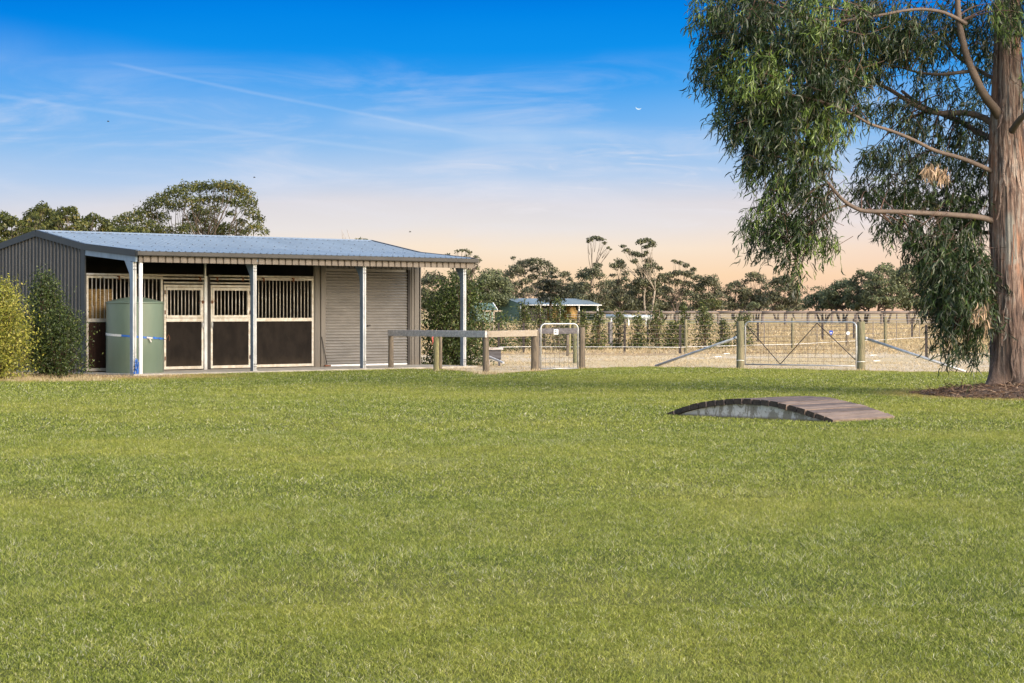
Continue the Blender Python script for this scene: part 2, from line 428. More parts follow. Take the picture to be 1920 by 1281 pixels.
def px(x, Y):
    return (x - 960.0) / F * Y
def pz(y, Y):
    return EYE - (y - HY) * Y / F
def P(x, y, Y):
    return Vector((px(x, Y), Y, pz(y, Y)))
def gY(y):
    return EYE * F / (y - HY)
def G(x, y):
    Y = gY(y)
    return Vector((px(x, Y), Y, 0.0))

class MB:
    def __init__(s):
        s.v = []
        s.f = []
        s.smooth = []
    def face(s, *idx, sm=False):
        s.f.append(idx)
        s.smooth.append(sm)
    def box(s, a, b):
        x0, x1 = sorted((a[0], b[0])); y0, y1 = sorted((a[1], b[1])); z0, z1 = sorted((a[2], b[2]))
        n = len(s.v)
        s.v += [(x0, y0, z0), (x1, y0, z0), (x1, y1, z0), (x0, y1, z0), (x0, y0, z1), (x1, y0, z1), (x1, y1, z1), (x0, y1, z1)]
        for q in ((0, 3, 2, 1), (4, 5, 6, 7), (0, 1, 5, 4), (1, 2, 6, 5), (2, 3, 7, 6), (3, 0, 4, 7)):
            s.face(*[n + i for i in q])
        return s
    def bbox(s, a, b, c=0.006):
        """box with chamfered long edges seen from above (an octagonal prism in z, then capped)"""
        x0, x1 = sorted((a[0], b[0])); y0, y1 = sorted((a[1], b[1])); z0, z1 = sorted((a[2], b[2]))
        ring = [(x0 + c, y0), (x1 - c, y0), (x1, y0 + c), (x1, y1 - c), (x1 - c, y1), (x0 + c, y1), (x0, y1 - c), (x0, y0 + c)]
        n = len(s.v)
        for z in (z0, z1):
            s.v += [(x, y, z) for x, y in ring]
        for i in range(8):
            j = (i + 1) % 8
            s.face(n + i, n + j, n + 8 + j, n + 8 + i)
        s.face(*[n + i for i in range(7, -1, -1)])
        s.face(*[n + 8 + i for i in range(8)])
        return s
    def beam(s, p, q, wdt, hgt, up=(0, 0, 1), c=0.0):
        """rectangular bar from p to q"""
        p, q = Vector(p), Vector(q)
        d = (q - p).normalized()
        upv = Vector(up)
        if abs(d.dot(upv)) > 0.98:
            upv = Vector((0, 1, 0))
        sd = d.cross(upv).normalized() * wdt / 2
        u_ = sd.cross(d).normalized() * hgt / 2
        n = len(s.v)
        if c <= 0:
            offs = [(-1, -1), (1, -1), (1, 1), (-1, 1)]
            offs = [sd * a + u_ * b for a, b in offs]
        else:
            ka, kb = 1 - 2 * c / wdt, 1 - 2 * c / hgt
            offs = [(-ka, -1), (ka, -1), (1, -kb), (1, kb), (ka, 1), (-ka, 1), (-1, kb), (-1, -kb)]
            offs = [sd * a + u_ * b for a, b in offs]
        k = len(offs)
        for e_ in (p, q):
            for o in offs:
                s.v.append(tuple(e_ + o))
        for i in range(k):
            j = (i + 1) % k
            s.face(n + i, n + j, n + k + j, n + k + i)
        s.face(*[n + i for i in range(k - 1, -1, -1)])
        s.face(*[n + k + i for i in range(k)])
        return s
    def tube(s, pts, rad, k=6, cap=True, sm=True):
        pts = [Vector(p) for p in pts]
        if not hasattr(rad, '__len__'):
            rad = [rad] * len(pts)
        n0 = len(s.v)
        d0 = (pts[1] - pts[0]).normalized()
        ref = Vector((0, 0, 1)) if abs(d0.z) < 0.9 else Vector((1, 0, 0))
        a = d0.cross(ref).normalized()
        for i, p in enumerate(pts):
            if i == 0: d = pts[1] - pts[0]
            elif i == len(pts) - 1: d = pts[-1] - pts[-2]
            else: d = pts[i + 1] - pts[i - 1]
            d.normalize()
            a = (a - d * a.dot(d)).normalized()
            b = d.cross(a)
            for j in range(k):
                th = 2 * math.pi * j / k
                s.v.append(tuple(p + (a * math.cos(th) + b * math.sin(th)) * rad[i]))
        for i in range(len(pts) - 1):
            for j in range(k):
                j2 = (j + 1) % k
                s.face(n0 + i * k + j, n0 + i * k + j2, n0 + (i + 1) * k + j2, n0 + (i + 1) * k + j, sm=sm)
        if cap:
            s.face(*[n0 + j for j in range(k - 1, -1, -1)])
            e_ = n0 + (len(pts) - 1) * k
            s.face(*[e_ + j for j in range(k)])
        return s
    def lathe(s, prof, k=48, c=(0, 0), sm=True):
        n0 = len(s.v)
        for r, z in prof:
            for j in range(k):
                th = 2 * math.pi * j / k
                s.v.append((c[0] + r * math.cos(th), c[1] + r * math.sin(th), z))
        for i in range(len(prof) - 1):
            for j in range(k):
                j2 = (j + 1) % k
                s.face(n0 + i * k + j, n0 + i * k + j2, n0 + (i + 1) * k + j2, n0 + (i + 1) * k + j, sm=sm)
        return s
    def sheet(s, prof, f0, f1):
        """prof: list of profile items; f0/f1 give start / end vertex for each"""
        n = len(s.v)
        for a in prof:
            s.v.append(tuple(f0(a)))
            s.v.append(tuple(f1(a)))
        for i in range(len(prof) - 1):
            s.face(n + 2 * i, n + 2 * i + 2, n + 2 * i + 3, n + 2 * i + 1)
        return s
    def poly(s, pts):
        n = len(s.v)
        s.v += [tuple(p) for p in pts]
        s.face(*range(n, n + len(pts)))
        return s
    def build(s, name, m, parent=None, origin=None):
        me = bpy.data.meshes.new(name)
        v = s.v
        if origin is not None:
            ox, oy, oz = origin
            v = [(a - ox, b - oy, c - oz) for a, b, c in v]
        me.from_pydata(v, [], s.f)
        me.polygons.foreach_set('use_smooth', s.smooth)
        me.materials.append(MATS[m])
        me.update()
        o = bpy.data.objects.new(name, me)
        link(o)
        if parent is not None:
            o.parent = parent
        elif origin is not None:
            o.location = origin
        return o

def npmesh(name, V, Fc, m, attrs=None, parent=None, origin=(0, 0, 0), smooth=False):
    """V (n,3), Fc list of (faces array (m,k))"""
    me = bpy.data.meshes.new(name)
    V = np.asarray(V, np.float32) - np.asarray(origin, np.float32)
    me.vertices.add(len(V))
    me.vertices.foreach_set('co', V.ravel())
    if not isinstance(Fc, list):
        Fc = [Fc]
    loops = np.concatenate([f.ravel() for f in Fc]).astype(np.int32)
    tot = np.concatenate([np.full(len(f), f.shape[1], np.int32) for f in Fc])
    start = np.concatenate([[0], np.cumsum(tot)[:-1]]).astype(np.int32)
    me.loops.add(len(loops))
    me.loops.foreach_set('vertex_index', loops)
    me.polygons.add(len(tot))
    me.polygons.foreach_set('loop_start', start)
    me.polygons.foreach_set('loop_total', tot)
    if smooth:
        me.polygons.foreach_set('use_smooth', np.ones(len(tot), bool))
    for k, a in (attrs or {}).items():
        at = me.attributes.new(k, 'FLOAT', 'POINT')
        at.data.foreach_set('value', np.asarray(a, np.float32).ravel())
    me.materials.append(MATS[m])
    me.update(calc_edges=True)
    o = bpy.data.objects.new(name, me)
    link(o)
    if parent is not None:
        o.parent = parent
    else:
        o.location = origin
    return o

def unit(a):
    return a / np.maximum(np.linalg.norm(a, axis=1, keepdims=True), 1e-9)

def leaf_quads(C, N, size, asp, rng, vr=1.0, lo=0.0, hi=1.0):
    """rhombic leaves at C, facing roughly N; returns V, F, rnd"""
    n = len(C)
    nn = unit(N + rng.normal(0, vr, (n, 3)))
    t = unit(np.cross(nn, rng.normal(0, 1, (n, 3))))
    b = np.cross(nn, t)
    s = (size * rng.uniform(0.6, 1.35, n))[:, None]
    V = np.stack([C - t * s, C - b * s * asp, C + t * s, C + b * s * asp], 1).reshape(-1, 3)
    Fq = np.arange(4 * n).reshape(n, 4)
    r = np.repeat(rng.uniform(lo, hi, n), 4)
    return V, Fq, r

def puff_points(puffs, dens, rng, shell=0.55):
    """puffs: (x,y,z,rx,ry,rz). points near their surfaces, outward normals"""
    Cs, Ns, Ts = [], [], []
    for (x, y, z, a, b, c) in puffs:
        area = (a * b + b * c + a * c) * 4.0
        n = max(12, int(area * dens))
        d = unit(rng.normal(0, 1, (n, 3)))
        rr = rng.uniform(shell, 1.0, n) ** 0.6 * np.where(rng.uniform(0, 1, n) < .12, rng.uniform(1.0, 1.3, n), 1.0)
        # lumpy surface
        ph = rng.uniform(0, 6.28, 3)
        lump = 1 + 0.16 * np.sin(d[:, 0] * 6 + ph[0]) * np.cos(d[:, 2] * 7 + ph[1]) + 0.1 * np.sin(d[:, 1] * 11 + ph[2])
        # thinner underside
        keep = rng.uniform(0, 1, n) < np.where(d[:, 2] < -0.25, 0.5, 1.0)
        q = d * (rr * lump)[:, None] * np.array([a, b, c]) + np.array([x, y, z])
        Cs.append(q[keep]); Ns.append(d[keep])
        Ts.append(np.full(keep.sum(), rng.uniform(-0.18, 0.18)))
    return np.concatenate(Cs), np.concatenate(Ns), np.concatenate(Ts)

def bend(p, q, sag, k, rng):
    p, q = Vector(p), Vector(q)
    out = []
    L = (q - p).length
    jx, jy, jz = rng.normal(0, 0.05 * L, 3)
    for i in range(k + 1):
        t = i / k
        w_ = 4 * t * (1 - t)
        out.append(p.lerp(q, t) + Vector((jx * w_, jy * w_, jz * w_ + sag * L * w_)))
    return out

def tree(name, Y, puffs_px, base_x, label, cat='tree', group=None, leaf='far_leaf', bark='bark_far', lsize=0.22, dens=9.0, depth=0.8, trunk_r=0.25, seed=1, forks=1, trunk_top=None, shell=0.5, nbr=None, asp=0.5, ground=0.0):
    """puffs_px: (x, y, rx, ry) in photo pixels at distance Y"""
    rng = np.random.default_rng(seed)
    s = Y / F
    bx = px(base_x, Y)
    org = (bx, Y, ground)
    t = empty(name, org, label, cat, group)
    puffs = []
    xs = [p[0] for p in puffs_px]
    halfw = (max(xs) - min(xs)) / 2 * s + 0.5
    cx = (max(xs) + min(xs)) / 2
    for (x, y, rx, ry) in puffs_px:
        off = (x - cx) * s / halfw
        room = math.sqrt(max(0.05, 1 - off * off)) * halfw * depth
        yy = Y + rng.uniform(-1, 1) * room
        puffs.append((px(x, yy) - bx, yy - Y, pz(y, yy), rx * s, rx * s * rng.uniform(0.8, 1.2), ry * s))
    C, N, T = puff_points(puffs, dens, rng, shell)
    V, Fq, r = leaf_quads(C, N, lsize, asp, rng, 0.7)
    r = np.clip(r + np.repeat(T, 4), 0, 1)
    npmesh('crown', V, Fq, leaf, {'rnd': r}, t)
    mb = MB()
    top_z = max(p[2] for p in puffs)
    zlow = min(p[2] for p in puffs)
    fork = trunk_top if trunk_top is not None else max(0.25 * top_z, min(zlow * 0.7, 0.5 * top_z))
    for k in range(forks):
        ox = (k - (forks - 1) / 2) * halfw * 0.45
        fk = Vector((ox * 0.6 + rng.normal(0, 0.2), rng.normal(0, 0.3), fork * rng.uniform(0.8, 1.1)))
        mb.tube(bend((ox * 0.2, 0, -ground - 0.1), fk, 0.02, 4, rng), [trunk_r * v for v in (1.25, 1.0, 0.9, 0.82, 0.75)], 7)
        for i, p in enumerate(puffs):
            if forks > 1 and (i % forks) != k:
                continue
            if nbr is not None and i >= nbr * forks:
                break
            c = Vector(p[:3])
            r0 = trunk_r * rng.uniform(0.3, 0.5)
            mb.tube(bend(fk, c + Vector((0, 0, p[5] * 0.2)), -0.06, 5, rng), [r0 * 1.1, r0, r0 * .8, r0 * .6, r0 * .42, r0 * .2], 5)
            for _ in range(2):
                e2 = c + Vector((rng.uniform(-.7, .7) * p[3], rng.uniform(-.7, .7) * p[4], rng.uniform(-.2, .7) * p[5]))
                st = fk.lerp(c, 0.6)
                mb.tube(bend(st, e2, -0.05, 3, rng), [r0 * .5, r0 * .35, r0 * .22, r0 * .1], 4)
    mb.build('trunk', bark, t)
    return t

# ================================================================== GROUND
mb = MB()
mb.poly([(-4000, -60, 0), (4000, -60, 0), (4000, 6000, 0), (-4000, 6000, 0)])
tag(mb.build('ground', 'paddock_soil'), kind='structure')

EDGE = [(-400, 716), (0, 714), (100, 712), (180, 707), (330, 701), (480, 697), (590, 692), (740, 692), (830, 693), (880, 699), (911, 704), (950, 699), (1003, 697),
        (1060, 694), (1100, 691), (1230, 688.5), (1320, 690), (1400, 692), (1500, 693), (1620, 696), (1720, 698), (1850, 699), (2000, 700), (2400, 700)]
ex = np.array([p[0] for p in EDGE], float)
eY = EYE * F / (np.array([p[1] for p in EDGE], float) - HY)
def lawn_edge(xpix):
    base = np.interp(xpix, ex, eY)
    return base + 0.25 * np.sin(xpix * 0.11) + 0.18 * np.sin(xpix * 0.043 + 1)
mb = MB()
far = []
for xp in range(-1400, 3600, 12):
    yy = float(lawn_edge(xp))
    far.append((px(xp, yy), yy, 0.008))
near = [(120, 20, 0.008), (120, -50, 0.008), (-120, -50, 0.008), (-120, 20, 0.008)]
mb.poly(far + near)
tag(mb.build('lawn', 'lawn_soil'), kind='structure')

mb = MB()
tk = []
for xp in range(-600, 3200, 60):
    tk.append((px(xp, 76), 76 + 1.2 * math.sin(xp * 0.02) + 7 * max(0, min(1, (xp - 1300) / 500)), 0.004))
mb.poly(list(reversed(tk)) + [(px(-600, 50), 50, 0.004), (px(3200, 50), 50, 0.004)])
tag(mb.build('track', 'track_soil'), kind='structure')
mb = MB()
mb.poly([(px(600, 200), 200, 0.004), (px(1240, 200), 200, 0.004), (px(1420, 250), 250, 0.004), (px(1290, 340), 340, 0.004), (px(500, 340), 340, 0.004)])
tag(mb.build('pasture', 'pasture_soil'), kind='structure')
mb = MB()   # bare dirt along the stable and under the left bushes
ring = []
for k in range(40):
    a = 2 * math.pi * k / 40
    ring.append((-10.6 + 3.4 * math.cos(a) * (1 + .06 * math.sin(5 * a)), 51.6 + 1.9 * math.sin(a) * (1 + .08 * math.sin(7 * a)), 0.012))
mb.poly(ring)
tag(mb.build('dirt_patch', 'bare_dirt'), kind='structure')

# ---- lawn blades
def blades(n, ysamp, hgt, wid, rng, seg=True, xm=1.5):
    Y = ysamp
    X = rng.uniform(-1, 1, n) * (0.2322 * Y + xm)
    xpix = 960 + X / Y * F
    ok = Y < lawn_edge(xpix) - 0.03
    # not under the footbridge or on the mulch
    X, Y, xpix = X[ok], Y[ok], xpix[ok]
    return X, Y, xpix
def grass_mesh(name, zones, matn, seed, label, cat, drypred, inside, xm=1.5):
    rng = np.random.default_rng(seed)
    VV, FF3, FF4, RR, DD = [], [], [], [], []
    off = 0
    for (y0, y1, dens, hg, wd, seg) in zones:
        area = 0.2322 * (y1 ** 2 - y0 ** 2) + 2 * xm * (y1 - y0)
        n = int(area * dens)
        Y = np.sqrt(rng.uniform(y0 ** 2, y1 ** 2, n))
        X = rng.uniform(-1, 1, n) * (0.2322 * Y + xm)
        xp = 960 + X / Y * F
        ok = inside(X, Y, xp) & ((np.abs(X) < 0.2322 * Y + 0.6) | (rng.uniform(0, 1, n) < 0.40))
        X, Y, xp = X[ok], Y[ok], xp[ok]
        # clumpiness: taller where two sine fields meet
        cl = 0.5 + 0.25 * np.sin(X * 9.3 + 1.7 * np.sin(Y * 5.1)) * np.sin(Y * 7.7 + 1.3 * np.sin(X * 6.7)) + 0.25 * np.sin(X * 23.1 + 2.1 * np.sin(Y * 17.3)) * np.sin(Y * 19.7 + 2 * np.sin(X * 15.1))
        cl2 = 0.5 + 0.5 * np.sin(X * 1.3 + 2 * np.sin(Y * 0.7)) * np.sin(Y * 0.9 + np.sin(X * 1.1))
        n = len(X)
        h = hg * rng.uniform(0.4, 1.4, n) * (0.40 + 0.95 * cl + 0.25 * cl2)
        wdt = wd * rng.uniform(0.6, 1.4, n)
        th = rng.uniform(0, 2 * np.pi, n)
        lean = rng.uniform(0.1, 2.1, n) * h
        la = rng.uniform(0, 2 * np.pi, n)
        B = np.stack([X, Y, np.full(n, 0.006)], 1)
        sd = np.stack([np.cos(th), np.sin(th), np.zeros(n)], 1) * wdt[:, None] / 2
        ln = np.stack([np.cos(la) * lean, np.sin(la) * lean, np.zeros(n)], 1)
        up = np.stack([np.zeros(n), np.zeros(n), h], 1)
        rnd = np.clip(rng.uniform(0, 1, n) + 0.22 * (cl - 0.5), 0, 1)
        dr = drypred(X, Y, xp, rng)
        if seg:
            V = np.stack([B - sd, B + sd, B + sd * .8 + up * .6 + ln * .35, B - sd * .8 + up * .6 + ln * .35, B + up * .9 + ln], 1)
            i0 = off + 5 * np.arange(n)[:, None]
            FF4.append(i0 + np.array([[0, 1, 2, 3]]))
            FF3.append(i0 + np.array([[3, 2, 4]]))
            k = 5
        else:
            V = np.stack([B - sd, B + sd, B + up + ln], 1)
            FF3.append(off + 3 * np.arange(n)[:, None] + np.array([[0, 1, 2]]))
            k = 3
        VV.append(V.reshape(-1, 3))
        RR.append(np.repeat(rnd, k)); DD.append(np.repeat(dr, k))
        off += k * n
    Fc = [np.concatenate(FF3)]
    if FF4:
        Fc.append(np.concatenate(FF4))
    o = npmesh(name, np.concatenate(VV), Fc, matn, {'rnd': np.concatenate(RR), 'dry': np.concatenate(DD)})
    tag(o, label, cat, kind='stuff')
    return o

BR_C = (3.85, 31.9)   # footbridge centre
def in_lawn(X, Y, xp):
    ok = Y < lawn_edge(xp) - 0.02
    a = ((X - BR_C[0]) - (Y - BR_C[1])) * .7071
    b = ((X - BR_C[0]) + (Y - BR_C[1])) * .7071
    ok &= ~((np.abs(a) < 1.42) & (np.abs(b) < 0.66))
    ok &= ~((((X - 9.2) / 1.75) ** 2 + ((Y - 40.2) / 1.9) ** 2) < 1)
    # stable slab
    s_ = ((X + 10.317) + (Y - 53.31)) * .7071
    t_ = ((X + 10.317) - (Y - 53.31)) * .7071
    ok &= ~((s_ > -.15) & (t_ < 2.15) & (t_ > -4.3) & (s_ < 11.2))
    ok &= ~((((X + 10.6) / 3.2) ** 2 + ((Y - 51.6) / 1.7) ** 2) < np.random.default_rng(5).uniform(.55, 1.1, len(X)))
    return ok
def lawn_dry(X, Y, xp, rng):
    d = lawn_edge(xp) - Y
    k = np.clip(1.0 - d / 0.7, 0, 1) * 0.65
    k = np.maximum(k, np.clip(1.2 - d / 1.8, 0, .85) * (xp < 345) * (0.55 + 0.45 * np.sin(X * 3.1 + 2 * np.sin(Y * 2.3))))
    ell = ((X + 10.6) / 3.9) ** 2 + ((Y - 51.4) / 2.6) ** 2
    k = np.maximum(k, np.clip(1.5 - ell, 0, 1))
    ell2 = ((X - 9.2) / 2.3) ** 2 + ((Y - 40.5) / 2.9) ** 2
    k = np.maximum(k, np.clip(1.4 - ell2, 0, 0.7))
    return k * (rng.uniform(0, 1, len(X)) < 0.85)
grass_mesh('lawn_grass', [
    (6.0, 11.5, 15000, 0.020, 0.0030, True), (11.5, 18, 8000, 0.021, 0.0040, False), (18, 28, 3600, 0.022, 0.0065, False),
    (28, 42, 1400, 0.024, 0.011, False), (42, 62, 800, 0.028, 0.016, False)],
    'grass_blade', 11, 'short mown green lawn grass with yellowish patches across the foreground', 'grass', lawn_dry, in_lawn, 5.0)
def in_dry(X, Y, xp):
    ok = Y > lawn_edge(xp) + 0.02
    s_ = ((X + 10.317) + (Y - 53.31)) * .7071
    t_ = ((X + 10.317) - (Y - 53.31)) * .7071
    ok &= ~((s_ > -.15) & (t_ < 2.15) & (t_ > -4.3) & (s_ < 11.2))
    f = 0.5 + 0.5 * np.sin(X * 1.1 + 2 * np.sin(Y * 0.31)) * np.sin(Y * 0.6 + 1.5 * np.sin(X * 0.7))
    return ok & (np.random.default_rng(9).uniform(0, 1, len(X)) < 0.15 + 0.85 * f)
grass_mesh('dry_grass', [(50, 82, 90, 0.04, 0.016, False), (78, 130, 60, 0.10, 0.030, False), (130, 240, 14, 0.18, 0.06, False)],
    'straw', 12, 'bleached dry straw grass on the track and in the paddock behind the gates', 'grass',
    lambda X, Y, xp, rng: np.zeros(len(X)), in_dry, 3.0)

def tufts(spots, seed):
    rng = np.random.default_rng(seed)
    V, Fc, off = [], [], 0
    for (x, y, n, rad, hh) in spots:
        g = G(x, y)
        a = rng.uniform(0, 2 * np.pi, n); q = rng.uniform(0, rad, n)
        B = np.stack([g.x + q * np.cos(a) * 1.6, g.y + q * np.sin(a), np.full(n, .005)], 1)
        h = hh * rng.uniform(.4, 1.2, n)
        ln = np.stack([rng.normal(0, .45, n) * h, rng.normal(0, .45, n) * h, h], 1)
        sd = np.stack([np.full(n, .006), np.zeros(n), np.zeros(n)], 1)
        V.append(np.stack([B - sd, B + sd, B + ln], 1).reshape(-1, 3))
        Fc.append(off + np.arange(3 * n).reshape(n, 3)); off += 3 * n
    V = np.concatenate(V)
    o = npmesh('straw_tufts', V, np.concatenate(Fc), 'straw', {'rnd': np.repeat(rng.uniform(0, 1, len(V) // 3), 3)})
    tag(o, 'dry straw tufts at the foot of the left bushes and of the rail posts', 'grass', kind='stuff')
rs_ = random.Random(4)
tufts([(x_, 713 + rs_.uniform(-5, 4), 70, .35, .12) for x_ in range(-20, 190, 9)] + [(x_, 706 + rs_.uniform(-3, 4), 26, .3, .07) for x_ in range(190, 345, 12)]
      + [(x_, 702 + rs_.uniform(-3, 2), 60, .22, .10) for x_ in (905, 912, 920, 930)] + [(731, 694, 30, .15, .07), (820, 698, 30, .15, .07), (1003, 696.5, 40, .2, .08), (1091, 693, 40, .2, .08), (1388, 693, 30, .2, .07), (1614, 696, 40, .2, .08)], 3)

# ================================================================== STABLE
TH = R(45)
SX, SY = -10.317, 53.31
def wall_s(xpix):
    k = (xpix - 960) / F
    return (k * SY - SX) / (math.cos(TH) * (1 - k))
st = empty('stable', (SX, SY, 0), 'long grey steel stable with blue grey roof, verandah posts and two barred horse stalls', 'stable', rz=TH)
# local axes: x = s along the front, y = -t (behind the front wall is +y)
LEN, WID, DV = 10.966, 2.057, 2.016
ZR, ZB, ZG = 3.507, 3.128, 2.93
GT = DV + 0.117           # gutter line
def roof_z(t):            # t in front of the wall
    if t > 0:
        return ZB + (ZG - ZB) * t / GT
    if t > -WID:
        return ZB + (ZR - ZB) * (-t) / WID
    return ZR + (ZB - ZR) * (-t - WID) / WID
def ribs(a0, a1, pitch, depth, crest=0.28, flank=0.12, phase=0.0):
    """list of (a, offset) for a trapezoidal sheet"""
    out = [(a0, 0.0)]
    x = a0 + phase
    while x + pitch <= a1 + 1e-6:
        out += [(x + pitch * (0.5 - crest / 2 - flank), 0), (x + pitch * (0.5 - crest / 2), depth), (x + pitch * (0.5 + crest / 2), depth), (x + pitch * (0.5 + crest / 2 + flank), 0)]
        x += pitch
    out.append((a1, 0.0))
    return out
# roof
mb = MB()
pr = ribs(-0.05, LEN + 0.05, 0.19, 0.029, 0.2, 0.1)
ts = [GT + 0.04, 0.0, -WID, -2 * WID - 0.1]
for i in range(3):
    t0, t1 = ts[i], ts[i + 1]
    mb.sheet(pr, lambda a, t0=t0: (a[0], -t0, roof_z(min(t0, GT)) + a[1]), lambda a, t1=t1: (a[0], -t1, (roof_z(t1) if t1 > -2 * WID else ZB - 0.01) + a[1]))
    mb.sheet([(a[0], -0.012) for a in (pr[0], pr[-1])], lambda a, t0=t0: (a[0], -t0, roof_z(min(t0, GT)) + a[1]), lambda a, t1=t1: (a[0], -t1, (roof_z(t1) if t1 > -2 * WID else ZB - 0.01) + a[1]))
x_first = 0
for t_ in (1.75, 0.55, -0.35, -1.1, -1.8):
    x = 0.045
    while x < LEN:
        z = roof_z(t_) + 0.029
        if not x_first:
            x_first = len(mb.f)
        mb.box((x - .010, -t_ - .010, z), (x + .010, -t_ + .010, z + .012))
        x += 0.38
rf = mb.build('roof', 'roof_steel', st)
rf.data.materials.append(MATS['dark_iron'])
for p_ in rf.data.polygons[x_first:]:
    p_.material_index = 1
mb = MB()
mb.sheet([(-0.06, 0), (LEN + 0.06, 0)], lambda a: (a[0], WID - 0.14, ZR - 0.004), lambda a: (a[0], WID, ZR + 0.040))
mb.sheet([(-0.06, 0), (LEN + 0.06, 0)], lambda a: (a[0], WID, ZR + 0.040), lambda a: (a[0], WID + 0.14, ZR - 0.004))
mb.build('ridge_cap', 'roof_steel', rf)
# barge flashing on both gables
for xx, sgn in ((-0.05, -1), (LEN + 0.05, 1)):
    mb = MB()
    pts = [(GT + 0.03, ZG), (0, ZB), (-WID, ZR), (-2 * WID - 0.08, ZB)]
    for (ta, za), (tb, zb) in zip(pts[:-1], pts[1:]):
        mb.beam((xx + sgn * 0.012, -ta, za - 0.045), (xx + sgn * 0.012, -tb, zb - 0.045), 0.02, 0.15)
        mb.beam((xx - sgn * 0.02, -ta, za + 0.035), (xx - sgn * 0.02, -tb, zb + 0.035), 0.085, 0.008)
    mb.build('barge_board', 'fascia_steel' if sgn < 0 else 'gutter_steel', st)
# gutter
mb = MB()
gp = [(0.0, 0.0), (0.0, -0.085), (0.02, -0.105), (0.10, -0.105), (0.12, -0.085), (0.122, 0.0), (0.112, 0.008)]
n = len(mb.v)
x0, x1 = -0.06, LEN + 0.1
mb.sheet(gp, lambda a: (x0, -GT - a[0], ZG + 0.005 + a[1]), lambda a: (x1, -GT - a[0], ZG + 0.005 + a[1]))
for x in (x0, x1):
    mb.poly([(x, -GT - a, ZG + 0.005 + b) for a, b in gp])
mb.build('gutter', 'gutter_steel', st)
# corrugated valance under the gutter
mb = MB()
pv = ribs(0.05, LEN + 0.03, 0.215, -0.035, 0.16, 0.07)
mb.sheet(pv, lambda a: (a[0], -(GT + 0.012) - a[1] - 0.0, ZG - 0.10), lambda a: (a[0], -(GT + 0.012) - a[1], ZG - 0.245))
mb.build('valance', 'valance_steel', st)
mb = MB()
mb.box((0.0, -GT + 0.03, ZG - 0.235), (LEN, -GT + 0.09, ZG - 0.05))
mb.build('verandah_beam', 'gutter_steel', st)
# verandah rafters
for i in range(4):
    x = -0.03 + 3.6 * i if i < 3 else LEN - 0.13
    mb = MB()
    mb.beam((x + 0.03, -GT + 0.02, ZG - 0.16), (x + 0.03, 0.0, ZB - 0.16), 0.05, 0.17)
    mb.build('rafter', 'galv_shade', st)
for t_ in (0.7, 1.4, -0.9, -1.7):
    mb = MB()
    mb.box((0.02, -t_ - 0.03, roof_z(t_) - 0.10), (LEN - 0.02, -t_ + 0.03, roof_z(t_) - 0.02))
    mb.build('purlin', 'galvanised', st)
# gable walls
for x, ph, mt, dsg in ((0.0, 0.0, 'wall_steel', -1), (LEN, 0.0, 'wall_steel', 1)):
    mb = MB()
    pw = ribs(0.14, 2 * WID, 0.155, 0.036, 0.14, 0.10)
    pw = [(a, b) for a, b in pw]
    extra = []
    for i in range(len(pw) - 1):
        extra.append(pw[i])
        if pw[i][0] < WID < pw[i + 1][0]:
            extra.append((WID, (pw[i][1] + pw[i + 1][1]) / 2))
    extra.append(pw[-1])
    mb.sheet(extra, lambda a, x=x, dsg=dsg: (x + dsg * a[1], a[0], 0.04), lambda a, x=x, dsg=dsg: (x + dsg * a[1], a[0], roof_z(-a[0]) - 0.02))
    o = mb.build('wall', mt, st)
    o['label'] = 'ribbed steel gable wall' 
    mb = MB()
    mb.box((x - dsg * 0.001, -0.03, 0.03), (x + dsg * 0.035, 0.15, ZB - 0.05))
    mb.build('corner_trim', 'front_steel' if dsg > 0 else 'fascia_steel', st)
mb = MB()
mb.sheet(ribs(0.0, LEN, 0.19, 0.028, 0.3, 0.1), lambda a: (a[0], 2 * WID + a[1], 0.04), lambda a: (a[0], 2 * WID + a[1], ZB - 0.03))
mb.build('back_wall', 'wall_steel', st)
# dark inner sheets, stall shade put into their colour, and stall partitions
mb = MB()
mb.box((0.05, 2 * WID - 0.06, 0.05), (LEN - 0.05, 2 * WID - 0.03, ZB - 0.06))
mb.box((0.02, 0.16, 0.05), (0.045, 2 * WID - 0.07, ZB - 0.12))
mb.build('shade_lining', 'shade_lining', st)
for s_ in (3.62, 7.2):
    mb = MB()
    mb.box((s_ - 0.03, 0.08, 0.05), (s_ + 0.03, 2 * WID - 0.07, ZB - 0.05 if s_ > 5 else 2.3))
    mb.build('partition', 'shade_lining', st)
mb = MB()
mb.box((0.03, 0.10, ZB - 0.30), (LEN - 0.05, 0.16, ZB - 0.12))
mb.build('eave_beam', 'shade_lining', st)
# slab
mb = MB()
mb.bbox((-0.10, -DV - 0.14, -0.05), (LEN + 0.15, 2 * WID + 0.08, 0.05), 0.01)
mb.build('slab', 'concrete', st)

